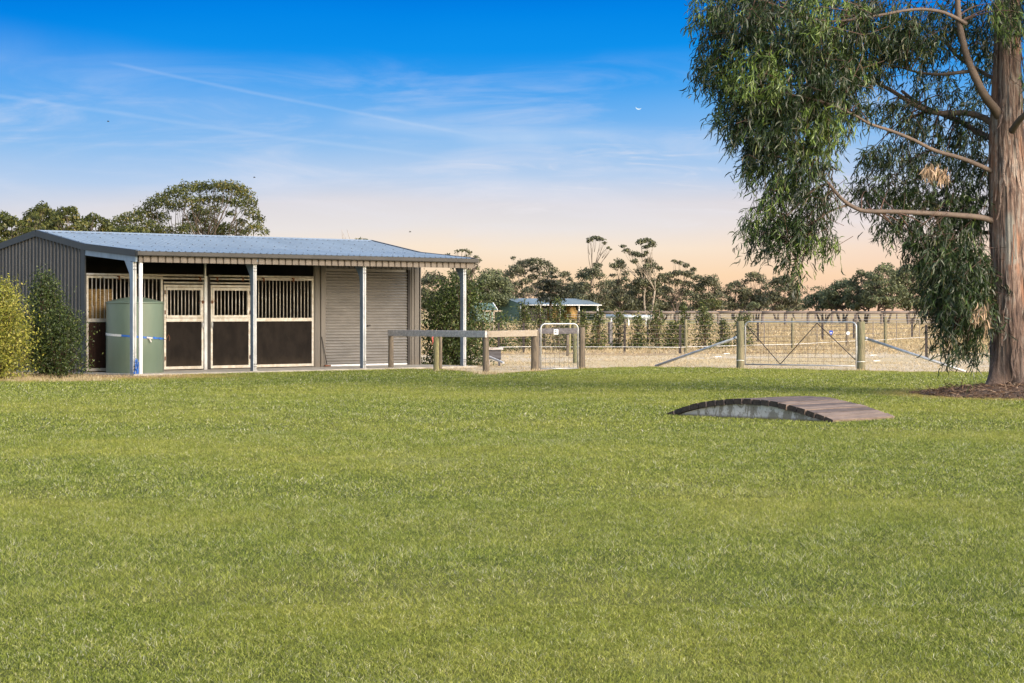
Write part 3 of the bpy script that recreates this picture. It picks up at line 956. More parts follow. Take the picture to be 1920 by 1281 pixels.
# posts
for i in range(4):
    x = -0.04 + 3.585 * i
    y = -DV
    mb = MB()
    ztop = ZG - 0.24
    # channel post: web facing the left gable, two flanges facing the front with a dark slot between
    mbw = MB()
    mbw.bbox((x, y, 0.05), (x + 0.010, y + 0.115, ztop), 0.002)
    mb.bbox((x + 0.012, y, 0.05), (x + 0.052, y + 0.012, ztop), 0.003)
    mb.bbox((x + 0.064, y, 0.05), (x + 0.112, y + 0.012, ztop), 0.003)
    mb.bbox((x + 0.104, y + 0.014, 0.05), (x + 0.112, y + 0.115, ztop), 0.002)
    mb.bbox((x + 0.012, y + 0.03, 0.05), (x + 0.103, y + 0.036, ztop), 0.001)
    mb.box((x - 0.015, y - 0.03, 0.045), (x + 0.13, y + 0.13, 0.060))
    p = mb.build('post', 'galvanised', st)
    mbw.build('web', 'galv_shade', p)
    for zz in (0.16, 0.22, ztop - 0.10, ztop - 0.18):
        for xx in (x + 0.032, x + 0.088):
            mb = MB()
            mb.tube([(xx, y - 0.010, zz), (xx, y + 0.002, zz)], 0.011, 6)
            mb.build('bolt', 'dark_iron', p)
    mb = MB()
    n = len(mb.v)
    for xx in (x + 0.014, x + 0.030):
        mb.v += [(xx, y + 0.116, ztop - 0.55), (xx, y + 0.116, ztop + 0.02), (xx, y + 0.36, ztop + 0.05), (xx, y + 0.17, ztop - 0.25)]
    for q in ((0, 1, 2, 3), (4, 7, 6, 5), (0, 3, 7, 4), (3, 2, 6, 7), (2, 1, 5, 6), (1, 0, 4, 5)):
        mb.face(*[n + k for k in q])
    mb.build('knee_bracket', 'galv_shade', p)
# downpipe beside the first post
mb = MB()
dxp = 0.115
mb.bbox((dxp, -DV - 0.06, 0.02), (dxp + 0.095, -DV - 0.005, ZG - 0.10), 0.01)
mb.build('downpipe', 'white_steel', st)

# stall fronts
def rect_tube(mb, x0, x1, z0, z1, y0, y1):
    mb.box((x0, y0, z0), (x1, y1, z1))
def stall_panel(x0, x1, name, kickmat, door=False, label=None, hinge='l'):
    """frame + bars + kick board between x0 and x1"""
    yf, yb = (-0.055, -0.010) if door else (-0.03, 0.02)
    top = 2.19 if door else 2.39
    fw = 0.055
    mb = MB()
    z0 = 0.075
    for a, b in ((x0, x0 + fw), (x1 - fw, x1)):
        rect_tube(mb, a, b, z0, top, yf, yb)
    rect_tube(mb, x0 + fw, x1 - fw, top - 0.055, top, yf, yb)
    rect_tube(mb, x0 + fw, x1 - fw, z0, z0 + 0.07, yf, yb)
    rect_tube(mb, x0 + fw, x1 - fw, 1.265, 1.35, yf - 0.004, yb)
    if door:
        # inner top-leaf frame
        yy0, yy1 = yf - 0.012, yb - 0.006
        for a, b in ((x0 + fw + .006, x0 + fw + .046), (x1 - fw - .046, x1 - fw - .006)):
            rect_tube(mb, a, b, 1.36, top - 0.065, yy0, yy1)
        rect_tube(mb, x0 + fw + .046, x1 - fw - .046, top - 0.135, top - 0.065, yy0, yy1)
        rect_tube(mb, x0 + fw + .046, x1 - fw - .046, 1.36, 1.425, yy0, yy1)
        f = mb.build(name, 'galv_cream', st)
        bx0, bx1, bz0, bz1 = x0 + fw + .046, x1 - fw - .046, 1.425, top - 0.135
    else:
        f = mb.build(name, 'galv_cream', st)
        bx0, bx1, bz0, bz1 = x0 + fw, x1 - fw, 1.35, top - 0.055
    if label:
        f['label'] = label
    nb = max(2, round((bx1 - bx0) / 0.118))
    for k in range(1, nb):
        mb = MB()
        xx = bx0 + (bx1 - bx0) * k / nb
        mb.tube([(xx, (yf + yb) / 2, bz0 - 0.01), (xx, (yf + yb) / 2, bz1 + 0.01)], 0.0125, 6)
        mb.build('bar', 'galv_cream', f)
    mb = MB()
    mb.box((x0 + fw, (yf + yb) / 2 - 0.006, z0 + 0.07), (x1 - fw, (yf + yb) / 2 + 0.012, 1.265))
    mb.build('kick_board', kickmat, f)
    return f
s_a, s_b = wall_s(161), wall_s(304)
stall_panel(s_a, s_b, 'stall_panel', 'kick_ply', label='left barred stall panel behind the tank, hay showing through its bars')
d1a, d1b = wall_s(305.5), wall_s(379)
d1 = stall_panel(d1a, d1b, 'stall_door', 'kick_rubber', True, 'left stall door, hinged beside the galvanised centre post')
d2a, d2b = wall_s(393), wall_s(467)
d2 = stall_panel(d2a, d2b, 'stall_door', 'kick_rubber', True, 'right stall door, beside the second verandah post')
p2a, p2b = wall_s(468), wall_s(586.5)
stall_panel(p2a, p2b, 'stall_panel', 'kick_rubber', label='right barred stall panel next to the roller door')
# latches and hinges
for d, xx, sg in ((d1, d1b - 0.03, -1), (d2, d2a + 0.03, 1)):
    mb = MB()
    mb.beam((xx - 0.05, -0.075, 1.76), (xx + 0.05 , -0.075, 1.76), 0.015, 0.02)
    mb.tube([(xx + sg * 0.05, -0.075, 1.78), (xx + sg * 0.10, -0.085, 1.80), (xx + sg * 0.14, -0.085, 1.74)], 0.008, 5)
    mb.box((xx - 0.02, -0.078, 1.72), (xx + 0.02, -0.062, 1.80))
    mb.build('latch', 'rust', d)
    mb = MB()
    mb.box((xx - 0.02, -0.078, 1.12), (xx + 0.02, -0.060, 1.24))
    mb.tube([(xx, -0.085, 1.08), (xx, -0.085, 1.27)], 0.008, 5)
    mb.build('bolt_latch', 'galvanised', d)
for d, xx in ((d1, d1a + 0.02), (d2, d2b - 0.02)):
    for zz in (0.35, 1.5, 2.0):
        mb = MB()
        mb.tube([(xx, -0.07, zz - 0.05), (xx, -0.07, zz + 0.05)], 0.013, 6)
        mb.build('hinge', 'rust', d)
# sliding top tubes
mb = MB()
def tubex(mb, xa, xb, z, y, r):
    mb.tube([(xa, y, z), (xb, y, z)], r, 8)
tubex(mb, s_a, wall_s(381), 2.425, -0.005, 0.028)
tubex(mb, wall_s(192), wall_s(381), 2.345, -0.062, 0.022)
tubex(mb, d2a - 0.02, p2b, 2.425, -0.005, 0.028)
tubex(mb, d2a - 0.02, wall_s(567), 2.345, -0.062, 0.022)
tubex(mb, d1a, wall_s(381), 2.245, -0.03, 0.024)
tubex(mb, d2a, d2b, 2.245, -0.03, 0.024)
mb.build('top_rail', 'galv_cream', st)
for xx in (wall_s(220), wall_s(372), wall_s(404), wall_s(452), wall_s(491), wall_s(547)):
    mb = MB()
    mb.box((xx - 0.025, -0.088, 2.30), (xx + 0.025, -0.03, 2.40))
    mb.build('rail_bracket', 'rust', st)
# centre post of the stalls
mb = MB()
ca = wall_s(380.5)
mb.bbox((ca, -0.06, 0.05), (ca + 0.10, 0.03, 2.42), 0.008)
mb.bbox((ca + 0.02, -0.05, 2.42), (ca + 0.07, 0.0, ZB - 0.1), 0.006)
mb.build('stall_post', 'galvanised', st)
mb = MB()
mb.bbox((ca + 0.105, -0.03, 0.05), (d2a - 0.005, 0.03, 2.40), 0.004)
mb.build('gap_shade', 'shade_lining', st)  # dark strip standing in for the shaded gap beside the right door
# front wall strips and roller door
w0, w1 = wall_s(587), wall_s(598.5)
j1 = wall_s(609)
r1 = wall_s(764)
mb = MB()
mb.sheet(ribs(w0, w1 + 0.02, 0.12, 0.02, 0.3, 0.1), lambda a: (a[0], -0.02 - a[1], 0.05), lambda a: (a[0], -0.02 - a[1], ZB - 0.06))
mb.build('wall_strip', 'front_steel', st)
mb = MB()
mb.bbox((w1 + 0.02, -0.06, 0.05), (j1 - 0.08, -0.005, ZB - 0.06), 0.004)
mb.bbox((j1 - 0.075, -0.045, 0.05), (j1, 0.0, ZB - 0.06), 0.004)
mb.build('door_jamb', 'front_steel', st)
mb = MB()
mb.bbox((r1, -0.02, 0.05), (r1 + 0.09, 0.04, 2.66), 0.004)
mb.build('door_jamb', 'shade_lining', st)
mb = MB()
mb.sheet(ribs(r1 + 0.09, LEN - 0.03, 0.11, 0.022, 0.3, 0.1), lambda a: (a[0], -0.02 - a[1], 0.05), lambda a: (a[0], -0.02 - a[1], ZB - 0.06))
mb.build('wall_strip', 'front_steel', st)
mb = MB()
mb.sheet(ribs(j1, r1 + 0.09, 0.19, 0.022, 0.2, 0.1), lambda a: (a[0], -0.03 - a[1], 2.665), lambda a: (a[0], -0.03 - a[1], ZB - 0.06))
mb.build('lintel', 'front_steel', st)
mb = MB()
z = 0.10
prof = [(0.10, 0.0)]
pitch = 0.078
while z + pitch < 2.66:
    for q in range(1, 9):
        a = q / 8
        prof.append((z + pitch * a, 0.030 * (0.5 - 0.5 * math.cos(2 * math.pi * a)) ** 0.8))
    z += pitch
prof.append((2.67, 0.0))
mb.sheet(prof, lambda a: (j1 + 0.004, 0.03 - a[1], a[0]), lambda a: (r1 - 0.004, 0.03 - a[1], a[0]))
rd = mb.build('roller_door', 'roller_steel', st)
mb = MB()
mb.box((j1 + 0.01, 0.0, 0.055), (r1 - 0.01, 0.035, 0.10))
mb.build('bottom_bar', 'white_steel', rd)
mb = MB()
hx = wall_s(691)
mb.box((hx - 0.05, -0.03, 1.12), (hx + 0.05, -0.005, 1.16))
mb.build('handle', 'dark_iron', rd)

def SL(s_, t_, z=0.0):
    c = math.cos(TH)
    return Vector((SX + (s_ + t_) * c, SY + (s_ - t_) * c, z))

# hay in the first stall
def hay_bale(s_, t_, z, label, tilt=0.0):
    o = SL(s_, t_, z)
    e_ = empty('hay_bale', o, label, 'hay bale', 'hay bales stacked in the left stall', TH + tilt)
    mb = MB()
    mb.bbox((-0.42, -0.24, 0), (0.42, 0.24, 0.40), 0.03)
    bb = mb.build('bale', 'hay', e_)
    mb = MB()
    for xx in (-0.2, 0.2):
        mb.beam((xx, -0.245, 0.0), (xx, -0.245, 0.40), 0.008, 0.006)
    mb.build('twine', 'strap_white', e_)
names = ['lowest', 'second', 'third', 'fourth', 'topmost']
for k in range(5):
    hay_bale(0.52 + 0.02 * (k % 2), -0.40 - 0.02 * (k % 3), 0.05 + 0.405 * k, f'golden hay bale behind the left stall bars, {names[k]} of its stack', 0.02 * (k % 3 - 1))

# ================================================================== WATER TANK
TX, TY = px(253, 53.2), 53.2
tk_ = empty('water_tank', (TX, TY, 0.0), 'round pale green water tank standing between the left verandah post and the stall', 'water tank')
mb = MB()
tr = 0.688
mb.lathe([(tr - .01, 0.03), (tr, 0.05), (tr, 0.9), (tr, 1.715)], 72)
mb.lathe([(0.0, 0.03), (tr - .01, 0.03)], 72)
mb.build('body', 'tank_green', tk_)
mb = MB()
mb.lathe([(tr + .001, 1.716), (tr + .018, 1.72), (tr + .018, 1.745), (tr - .005, 1.755), (0.33, 1.84), (0.05, 1.885), (0.0, 1.887)], 72)
mb.build('lid', 'tank_green', tk_)
mb = MB()
mb.lathe([(0.0, 0.0), (tr + .04, 0.0), (tr + .04, 0.03), (0.0, 0.03)], 48, sm=False)
mb.build('base_slab', 'concrete', tk_)

def arc_band(mb, c, r, a0, a1, z0, z1, h, k=24, thick=0.004):
    ring = []
    for i in range(k + 1):
        a = a0 + (a1 - a0) * i / k
        z = z0 + (z1 - z0) * i / k
        ring.append((math.cos(a), math.sin(a), z))
    n = len(mb.v)
    for cx, sx, z in ring:
        for rr in (r, r + thick):
            for dz_ in (-h / 2, h / 2):
                mb.v.append((c[0] + rr * cx, c[1] + rr * sx, z + dz_))
    for i in range(k):
        b = n + 4 * i
        mb.face(b + 2, b + 6, b + 7, b + 3); mb.face(b, b + 1, b + 5, b + 4)
        mb.face(b + 1, b + 3, b + 7, b + 5); mb.face(b, b + 4, b + 6, b + 2)
sp = empty('ratchet_strap', (TX, TY, 0.93), 'blue and white ratchet strap wrapped around the green water tank', 'strap')
mb = MB()
arc_band(mb, (0, 0), tr + 0.002, R(-185), R(-108), 0.06, 0.02, 0.055)
mb.build('white_sleeve', 'strap_white', sp)
mb = MB()
arc_band(mb, (0, 0), tr + 0.003, R(-108), R(-58), 0.02, -0.03, 0.045)
for q in range(10):
    a0 = R(-58 + q * 5.6)
    arc_band(mb, (0, 0), tr + 0.003, a0, a0 + R(5.7), -0.03 - 0.004 * q + (0.01 if q % 2 else 0), -0.034 - 0.004 * q, 0.05 - 0.012 * (q % 3), 3, 0.012)
mb.build('webbing', 'strap_blue', sp)
mb = MB()
c0 = Vector(((tr + .03) * math.cos(R(-52)), (tr + .03) * math.sin(R(-52)), -0.04))
mb.beam(c0 + Vector((-.06, -.02, 0.01)), c0 + Vector((.07, 0.02, -0.005)), 0.03, 0.035)
mb.beam(c0 + Vector((.01, -.01, -0.02)), c0 + Vector((.05, 0.0, -0.10)), 0.015, 0.03)
mb.build('ratchet', 'galvanised', sp)
mb = MB()
c1_ = Vector((tr * 0.99, -0.05, -0.07))
mb.tube([c1_, c1_ + Vector((.08, 0, -.02)), c1_ + Vector((.10, 0, .04)), c1_ + Vector((.14, 0.0, .10)), c1_ + Vector((.17, 0, .02)), c1_ + Vector((.15, 0, -.05))], 0.008, 5)
mb.build('hook', 'rust', sp)
cb = SL(0.05, DV + 0.055, 0.0)
cs = empty('coiled_strap', cb, 'coiled blue strap tail hanging at the foot of the left verandah post', 'strap')
mb = MB()
rng = np.random.default_rng(3)
for q in range(5):
    pts = []
    for i in range(9):
        a = i / 8
        pts.append((-0.03 + 0.03 * math.sin(q * 2 + a * 3) + 0.012 * q, -0.03 - 0.008 * q, 0.42 - a * 0.38 - 0.02 * q + (0.04 if i == 8 else 0)))
    mb.tube(pts, 0.011, 5)
mb.tube([(-.07, -.05, .10), (-.03, -.07, .03), (.03, -.05, .05), (.02, -.05, .14), (-.04, -.05, .18)], 0.018, 6)
mb.build('webbing', 'strap_blue', cs)

# broom against the wall strip
b0 = SL(wall_s(607), 0.12, 0.0)
br = empty('broom', b0 + Vector((0, 0, 0.05)), 'thin dark broom leaning on the grey wall left of the roller door', 'broom', rz=TH)
mb = MB()
mb.tube([(0.02, 0.0, 0.02), (-0.13, 0.05, 0.80)], [0.012, 0.010], 6)
mb.build('handle', 'dark_iron', br)
mb = MB()
mb.beam((-0.07, -0.01, 0.03), (0.12, -0.01, 0.03), 0.05, 0.04)
mb.build('head', 'rust', br)

# ================================================================== HITCHING RAIL
def round_post(mb, x, y, r, z1, k=14, seed=0, z0=-0.1, lean=(0, 0), flat=0.0):
    rng = np.random.default_rng(seed)
    zs = [z0, 0.0, z1 * 0.3, z1 * 0.65, z1 - 0.012, z1]
    pts = [(x + lean[0] * z, y + lean[1] * z, z) for z in zs]
    rad = [r * 1.05, r * 1.04, r, r * 0.98, r * 0.97, r * 0.90]
    mb.tube(pts, [q * (1 + rng.normal(0, 0.012)) for q in rad], k)
ha, hb, hc = G(733, 692.5), G(911, 700), G(1003, 695)
hr = empty('hitching_rail', (ha.x, ha.y, 0), 'weathered timber hitching rail of two squared beams on round posts before the stable', 'rail')
org = (ha.x, ha.y, 0)
mb = MB()
d_ab = (hb - ha).normalized()
mb.beam(ha - d_ab * 0.10 + Vector((0, -.09, .955)), hb + Vector((0, -.09, .965)) + d_ab * 0.02, 0.07, 0.165, c=0.006)
mb.build('beam', 'beam_grey', hr, org)['label'] = 'greyed left beam'
mb = MB()
d_bc = (hc - hb).normalized()
mb.beam(hb + Vector((0.03, -.09, .965)), hc + Vector((0, -.12, .965)) + d_bc * 0.10, 0.07, 0.16, c=0.006)
mb.build('beam', 'beam_pale', hr, org)['label'] = 'pale right beam'
for (x, y, r, z1, m_, sd) in ((ha.x, ha.y, .072, .875, 'post_brown', 1), (px(818, gY(696.5)), gY(696.5), .075, .88, 'post_yellow', 2), (px(826, gY(692.5)), gY(692.5) , .045, .88, 'post_brown', 3),
                              (hb.x, hb.y, .080, .885, 'post_brown', 4)):
    mb = MB()
    round_post(mb, x, y, r, z1, seed=sd)
    mb.build('post', m_, hr, org)
mb = MB()
round_post(mb, hc.x, hc.y, .105, 1.03, seed=5)
mb.build('post', 'post_brown', hr, org)['label'] = 'thickest post, beside the small gate'
# bit of pink twine
tw = empty('baling_twine', (px(811, 57.0), 57.0, 0.70), 'short pink baling twine hanging from the hitching rail by the yellowish post', 'twine')
mb = MB()
mb.tube([(0, 0, .19), (-.01, -.01, .12), (.012, -.01, .04), (-.01, 0, -.05)], [.012, .016, .012, .006], 5)
mb.tube([(0.01, 0, .19), (.02, -.01, .10), (.0, -.01, .03)], .010, 5)
mats_twine = mat('twine_pink', (0.55, 0.12, 0.10), 0.8, 0, 0.3, 20)
mb.build('twine', 'twine_pink', tw)

# ---- small gate
gpR = G(1091.5, 691.5)
gp_ = empty('gate_post', (gpR.x, gpR.y, 0), 'brown round timber post to the right of the small mesh gate', 'post')
mb = MB()
round_post(mb, 0, 0, .082, 1.10, seed=7)
mb.build('post', 'post_brown', gp_)
g0, g1 = G(1014, 695), G(1083.5, 694.3)
sg_ = empty('small_gate', (g0.x, g0.y, 0), 'narrow galvanised mesh gate with rounded top corners and a white sign', 'gate')
org = (g0.x, g0.y, 0)
def gate_frame(mb, A, B, z0, z1, r, rc, k=8):
    A, B = Vector(A), Vector(B)
    d = (B - A).normalized()
    pts = [A + Vector((0, 0, z0)), A + Vector((0, 0, z1 - rc))]
    for i in range(1, 7):
        a = math.pi / 2 * i / 6
        pts.append(A + d * rc * (1 - math.cos(a)) + Vector((0, 0, z1 - rc + rc * math.sin(a))))
    for i in range(0, 7):
        a = math.pi / 2 * (1 - i / 6)
        pts.append(B - d * rc * (1 - math.cos(a)) + Vector((0, 0, z1 - rc + rc * math.sin(a))))
    pts.append(B + Vector((0, 0, z0)))
    mb.tube(pts, r, k)
    mb.tube([A + Vector((0, 0, z0 + r)), B + Vector((0, 0, z0 + r))], r * 0.95, k)
mb = MB()
zt = pz(607.5, g0.y)
gate_frame(mb, g0, g1, 0.03, zt, 0.019, 0.12)
mb.build('frame', 'galvanised', sg_, org)
mb = MB()
for i in range(1, 8):
    p = g0.lerp(g1, i / 8)
    mb.tube([p + Vector((0, 0, 0.04)), p + Vector((0, 0, zt - 0.02))], 0.0035, 4)
for i in range(1, 10):
    z = 0.05 + (zt - 0.05) * (i / 10) ** 0.9
    mb.tube([g0 + Vector((0, 0, z)), g1 + Vector((0, 0, z))], 0.0035, 4)
mb.build('mesh', 'wire_steel', sg_, org)
mb = MB()
gm = g0.lerp(g1, 0.41) + Vector((0, -0.025, 0))
mb.box((gm.x - .058, gm.y - .004, pz(627.5, gm.y)), (gm.x + .058, gm.y, pz(617.5, gm.y)))
sgn_ = mb.build('sign', 'sign_white', sg_, org)
mb = MB()
zc = pz(622.5, gm.y)
for (xx, zz, ww, hh) in ((-.020, .030, .045, .020), (.020, .033, .022, .014), (-.022, -.012, .040, .022), (.012, -.008, .014, .020), (.030, -.02, .012, .016), (0, -.048, .075, .006)):
    mb.box((gm.x + xx - ww / 2, gm.y - .0075, zc + zz - hh / 2), (gm.x + xx + ww / 2, gm.y - .005, zc + zz + hh / 2))
mb.build('sign_marks', 'sign_ink', sgn_, None)
bpy.data.objects[-1] if False else None
for o in [c for c in COL.objects if c.name.startswith('sign_marks')]:
    for v in o.data.vertices:
        v.co -= Vector(org)
# dark board behind the small gate
bd = empty('board_rail', (px(1014, 59.2), 59.2, 0), 'dark grey horizontal board rail seen through the small mesh gate', 'rail')
mb = MB()
mb.beam((px(1008, 58.6), 58.6, pz(621, 58.6)), (px(1086, 59.4), 59.4, pz(620.6, 59.4)), 0.04, 0.145, c=0.004)
mb.build('board', 'board_dark', bd, (px(1014, 59.2), 59.2, 0))
mb = MB()
mb.box((px(1009, 58.75) - .04, 58.64, 0), (px(1009, 58.75) + .04, 58.72, 0.95))
mb.build('support', 'board_dark', bd, (px(1014, 59.2), 59.2, 0))

# ---- wide farm gate
pl, prr = G(1388, 691.3), G(1614.5, 694.2)
for (p, r, z1, lab, sd) in ((pl, .102, pz(602, pl.y), 'thick green treated post at the hinge side, left of the wide farm gate', 8), (prr, .105, pz(603, prr.y), 'thick green treated post at the latch side, right of the wide farm gate', 9)):
    e_ = empty('gate_post', (p.x, p.y, 0), lab, 'post')
    mb = MB()
    round_post(mb, 0, 0, r, z1, 16, seed=sd)
    po = mb.build('post', 'post_green', e_)
    mb = MB()
    for zz in (0.22,):
        mb.tube([(-r * 1.03, 0, zz), (-r * .7, -r * .8, zz), (0, -r * 1.06, zz + .005), (r * .7, -r * .8, zz), (r * 1.03, 0, zz)], 0.008, 5)
    mb.build('wire_tie', 'porcelain', po)
A, B = G(1397.5, 689.5), G(1605.5, 692.8)
fg = empty('farm_gate', (A.x, A.y, 0), 'wide galvanised farm gate with a V brace, wire mesh and a small blue sign', 'gate')
org = (A.x, A.y, 0)
mb = MB()
zt0 = pz(603.5, A.y)
gate_frame(mb, A + Vector((0, 0, 0)), B, 0.07, zt0, 0.020, 0.13)
mb.tube([B + Vector((0.012, 0.0, 0.01)), B + Vector((0.012, 0, 0.9))], 0.017, 6)
mb.build('frame', 'galvanised', fg, org)
mb = MB()
def gp3(x, y):
    k = (x - 1397.5) / (1605.5 - 1397.5)
    Yc = A.y + (B.y - A.y) * k
    return P(x, y, Yc)
for a, b in (((1400, 611), (1463, 683)), ((1463, 683), (1532, 606)), ((1532, 606), (1604, 675))):
    mb.tube([gp3(*a), gp3(*b)], 0.012, 6)
mb.build('brace', 'dark_iron', fg, org)
mb = MB()
for i in range(1, 14):
    p = A.lerp(B, i / 14) + Vector((0, 0.015, 0))
    mb.tube([p + Vector((0, 0, 0.09)), p + Vector((0, 0, zt0 - 0.01))], 0.003, 4)
for i in range(1, 11):
    z = 0.09 + (zt0 - 0.10) * (i / 11)
    mb.tube([A + Vector((0, 0.015, z)), B + Vector((0, 0.015, z))], 0.003, 4)
mb.build('mesh', 'dark_iron', fg, org)
mb = MB()
q = gp3(1558, 624) + Vector((0, -0.03, 0))
ring = [(-.055, 0.02), (-.035, .058), (.035, .058), (.055, .02), (0.01, -.062), (-.01, -.062)]
for dyy in (0, 0.006):
    mb.v += [(q.x + a, q.y + dyy, q.z + b) for a, b in ring]
mb.face(0, 1, 2, 3, 4, 5); mb.face(11, 10, 9, 8, 7, 6)
for i in range(6):
    mb.face(i, (i + 1) % 6, 6 + (i + 1) % 6, 6 + i)
bs = mb.build('sign', 'sign_blue', fg, org)
bs['label'] = 'small blue shield shaped sign'
mb = MB()
mb.box((q.x - .025, q.y - .004, q.z + .0), (q.x + .025, q.y - .0015, q.z + .012))
mb.box((q.x - .018, q.y - .004, q.z - .02), (q.x + .018, q.y - .0015, q.z - .008))
mb.v = [(a - org[0], b - org[1], c - org[2]) for a, b, c in mb.v]
mb.build('sign_marks', 'sign_white', bs)
mb = MB()
q = gp3(1590, 625) + Vector((0, -0.02, 0))
mb.tube([q, q + Vector((0, 0.008, 0))], 0.048, 12, sm=False)
mb.build('sign', 'sign_white', fg, org)['label'] = 'small round white sign'

# angled stays
for a, b, lab, hook in ((G(1233, 687.2) + Vector((0, 0, .03)), P(1382, 633, pl.y - 0.02), 'galvanised pipe stay sloping down to the left from the left gate post', True),
                        (G(1806, 698.0) + Vector((0, 0, .03)), P(1621.5, 634, prr.y), 'galvanised pipe stay sloping down to the right from the right gate post', False)):
    e_ = empty('pipe_stay', a, lab, 'stay')
    mb = MB()
    mb.tube([a - (b - a).normalized() * 0.08, b], 0.034, 10)
    po = mb.build('pipe', 'galvanised', e_, tuple(a))
    mb = MB()
    d = (b - a).normalized()
    mb.tube([b - d * 0.09, b + d * 0.01], 0.042, 10)
    mb.v = [(x - a.x, y - a.y, z - a.z) for x, y, z in mb.v]
    mb.build('collar', 'galvanised', po)

# ================================================================== FENCES
def wire(mb, pts, r):
    mb.tube(pts, r, 4, cap=False)
def fence(name, posts, wires_z, label, wr, seed, group=None, tape=None):
    """posts: (xpix, ytop, Y, kind, radius)"""
    Y0 = posts[0][2]
    org = (px(posts[0][0], Y0), Y0, 0)
    e_ = empty(name, org, label, 'fence', group)
    rng = np.random.default_rng(seed)
    for i, (x, yt, Y, kind, r) in enumerate(posts):
        X = px(x, Y)
        z1 = pz(yt, Y)
        mb = MB()
        if kind == 'dropper':
            mb.beam((X, Y, 0.12), (X, Y, z1), r * 2, r)
            mb.build('dropper', 'wire_steel', e_, org)
        elif kind == 'picket':
            mb.beam((X, Y, -0.1), (X + rng.normal(0, .01), Y, z1), r * 2, 0.012)
            mb.beam((X, Y + r, -0.1), (X + rng.normal(0, .01), Y + r, z1), 0.012, r * 2)
            mb.build('picket', 'picket', e_, org)
        else:
            round_post(mb, X, Y, r, z1, 10, seed=seed * 50 + i, lean=(rng.normal(0, .008), 0))
            mb.build('post', kind, e_, org)
    mb = MB()
    for z in wires_z:
        wire(mb, [(px(x, Y), Y - 0.02, z + 0.01 * math.sin(i * 2.1)) for i, (x, yt, Y, kind, r) in enumerate(posts)], wr)
    mb.build('wire', 'wire_steel', e_, org)
    if tape:
        mb = MB()
        wire(mb, [(px(x, Y), Y - 0.03, tape) for (x, yt, Y, kind, r) in posts], wr * 1.6)
        mb.build('white_wire', 'porcelain', e_, org)
    return e_
fence('wire_fence', [(935, 606, 79.6, 'picket', .04), (982, 605.5, 80.5, 'picket', .04), (1068, 600, 80.3, 'post_yellow', .045), (1171, 608.7, 80.2, 'picket', .04), (1275, 608.7, 79.2, 'picket', .045), (1286, 599.5, 80.1, 'post_green', .06),
                     (1433, 606, 85, 'dropper', .018), (1486, 596, 86.5, 'post_green', .062), (1532, 610, 90, 'dropper', .018), (1588, 596, 95, 'post_brown', .06), (1637, 602.5, 98, 'dropper', .018),
                     (1660, 594, 100, 'post_green', .068), (1681, 602, 103, 'dropper', .018), (1724, 602, 108, 'dropper', .018), (1774, 594, 112, 'post_green', .065), (1818, 600, 116, 'post_green', .065), (1900, 597, 124, 'picket', .045), (1990, 597, 132, 'post_green', .065)],
      (0.35, 0.52, 0.70, 0.86, 1.0), 'near wire fence of green posts and dark pickets crossing behind both gates', 0.006, 2, tape=0.22)
fence('wire_fence', [(905, 602, 96, 'picket', .045), (1020, 602, 96, 'picket', .045), (1142, 603.7, 96, 'picket', .05), (1215, 602, 98, 'picket', .045), (1352.5, 600.5, 102, 'picket', .05), (1421, 602, 106, 'picket', .05), (1542, 598.5, 114, 'picket', .055),
                     (1601, 597.5, 118, 'picket', .055), (1710, 596, 123, 'picket', .055), (1764, 595, 128, 'picket', .055), (1850, 594, 136, 'picket', .055), (1940, 593, 144, 'picket', .055)],
      (0.3, 0.55, 0.8, 1.02), 'second wire fence of dark star pickets standing just behind the row of saplings', 0.007, 3)
fence('wire_fence', [(1737, 609, 72, 'picket', .045), (1828, 608, 68, 'picket', .045), (1935, 607, 64, 'picket', .045)],
      (0.3, 0.6, 0.9), 'short run of dark star pickets half hidden behind the large eucalypt trunk', 0.003, 4)
fence('wire_fence', [(1064.5, 628, 74.5, 'post_brown', .05), (1078, 608, 64.5, 'post_green', .06)],
      (0.4, 0.8), 'two post fence end seen through the small mesh gate', 0.003, 5)
e_ = empty('grey_post', (px(1146, 88), 88, 0), 'grey split timber post beside a dark picket, right of the small gate', 'post')
mb = MB(); mb.bbox((-.06, -.05, -0.1), (.06, .05, pz(603, 88)), 0.012); mb.build('post', 'beam_grey', e_)

# far timber rail fence
RY = 229.0
org = (px(1060, RY), RY, 0)
rfc = empty('rail_fence', org, 'long far timber fence with one heavy top rail at the horizon across the paddock', 'fence')
xs = [1085, 1128, 1172, 1218, 1268, 1307, 1347, 1388, 1430, 1472, 1515, 1560, 1606, 1653, 1703, 1752, 1802, 1852, 1902, 1952, 2002]
rng = np.random.default_rng(4)
for i, x in enumerate(xs):
    mb = MB()
    round_post(mb, px(x, RY), RY, 0.145 * rng.uniform(.85, 1.1), 1.42 + rng.normal(0, .03), 8, seed=100 + i)
    mb.build('post', 'rail_far', rfc, org)
for i in range(len(xs) - 1):
    mb = MB()
    za = 1.33 + rng.normal(0, .015)
    mb.tube([(px(xs[i] - 2, RY), RY - .16, za), (px(xs[i + 1] + 1, RY), RY - .16, 1.33 + rng.normal(0, .015))], [0.155 * rng.uniform(.9, 1.08), 0.145], 8)
    mb.build('rail', 'rail_far', rfc, org)
mb = MB()
for z in (0.3, 0.6, 0.9, 1.1):
    wire(mb, [(px(1062, RY), RY - 0.17, z), (px(2002, RY), RY - 0.17, z)], 0.012)
mb.build('wire', 'galvanised', rfc, org)
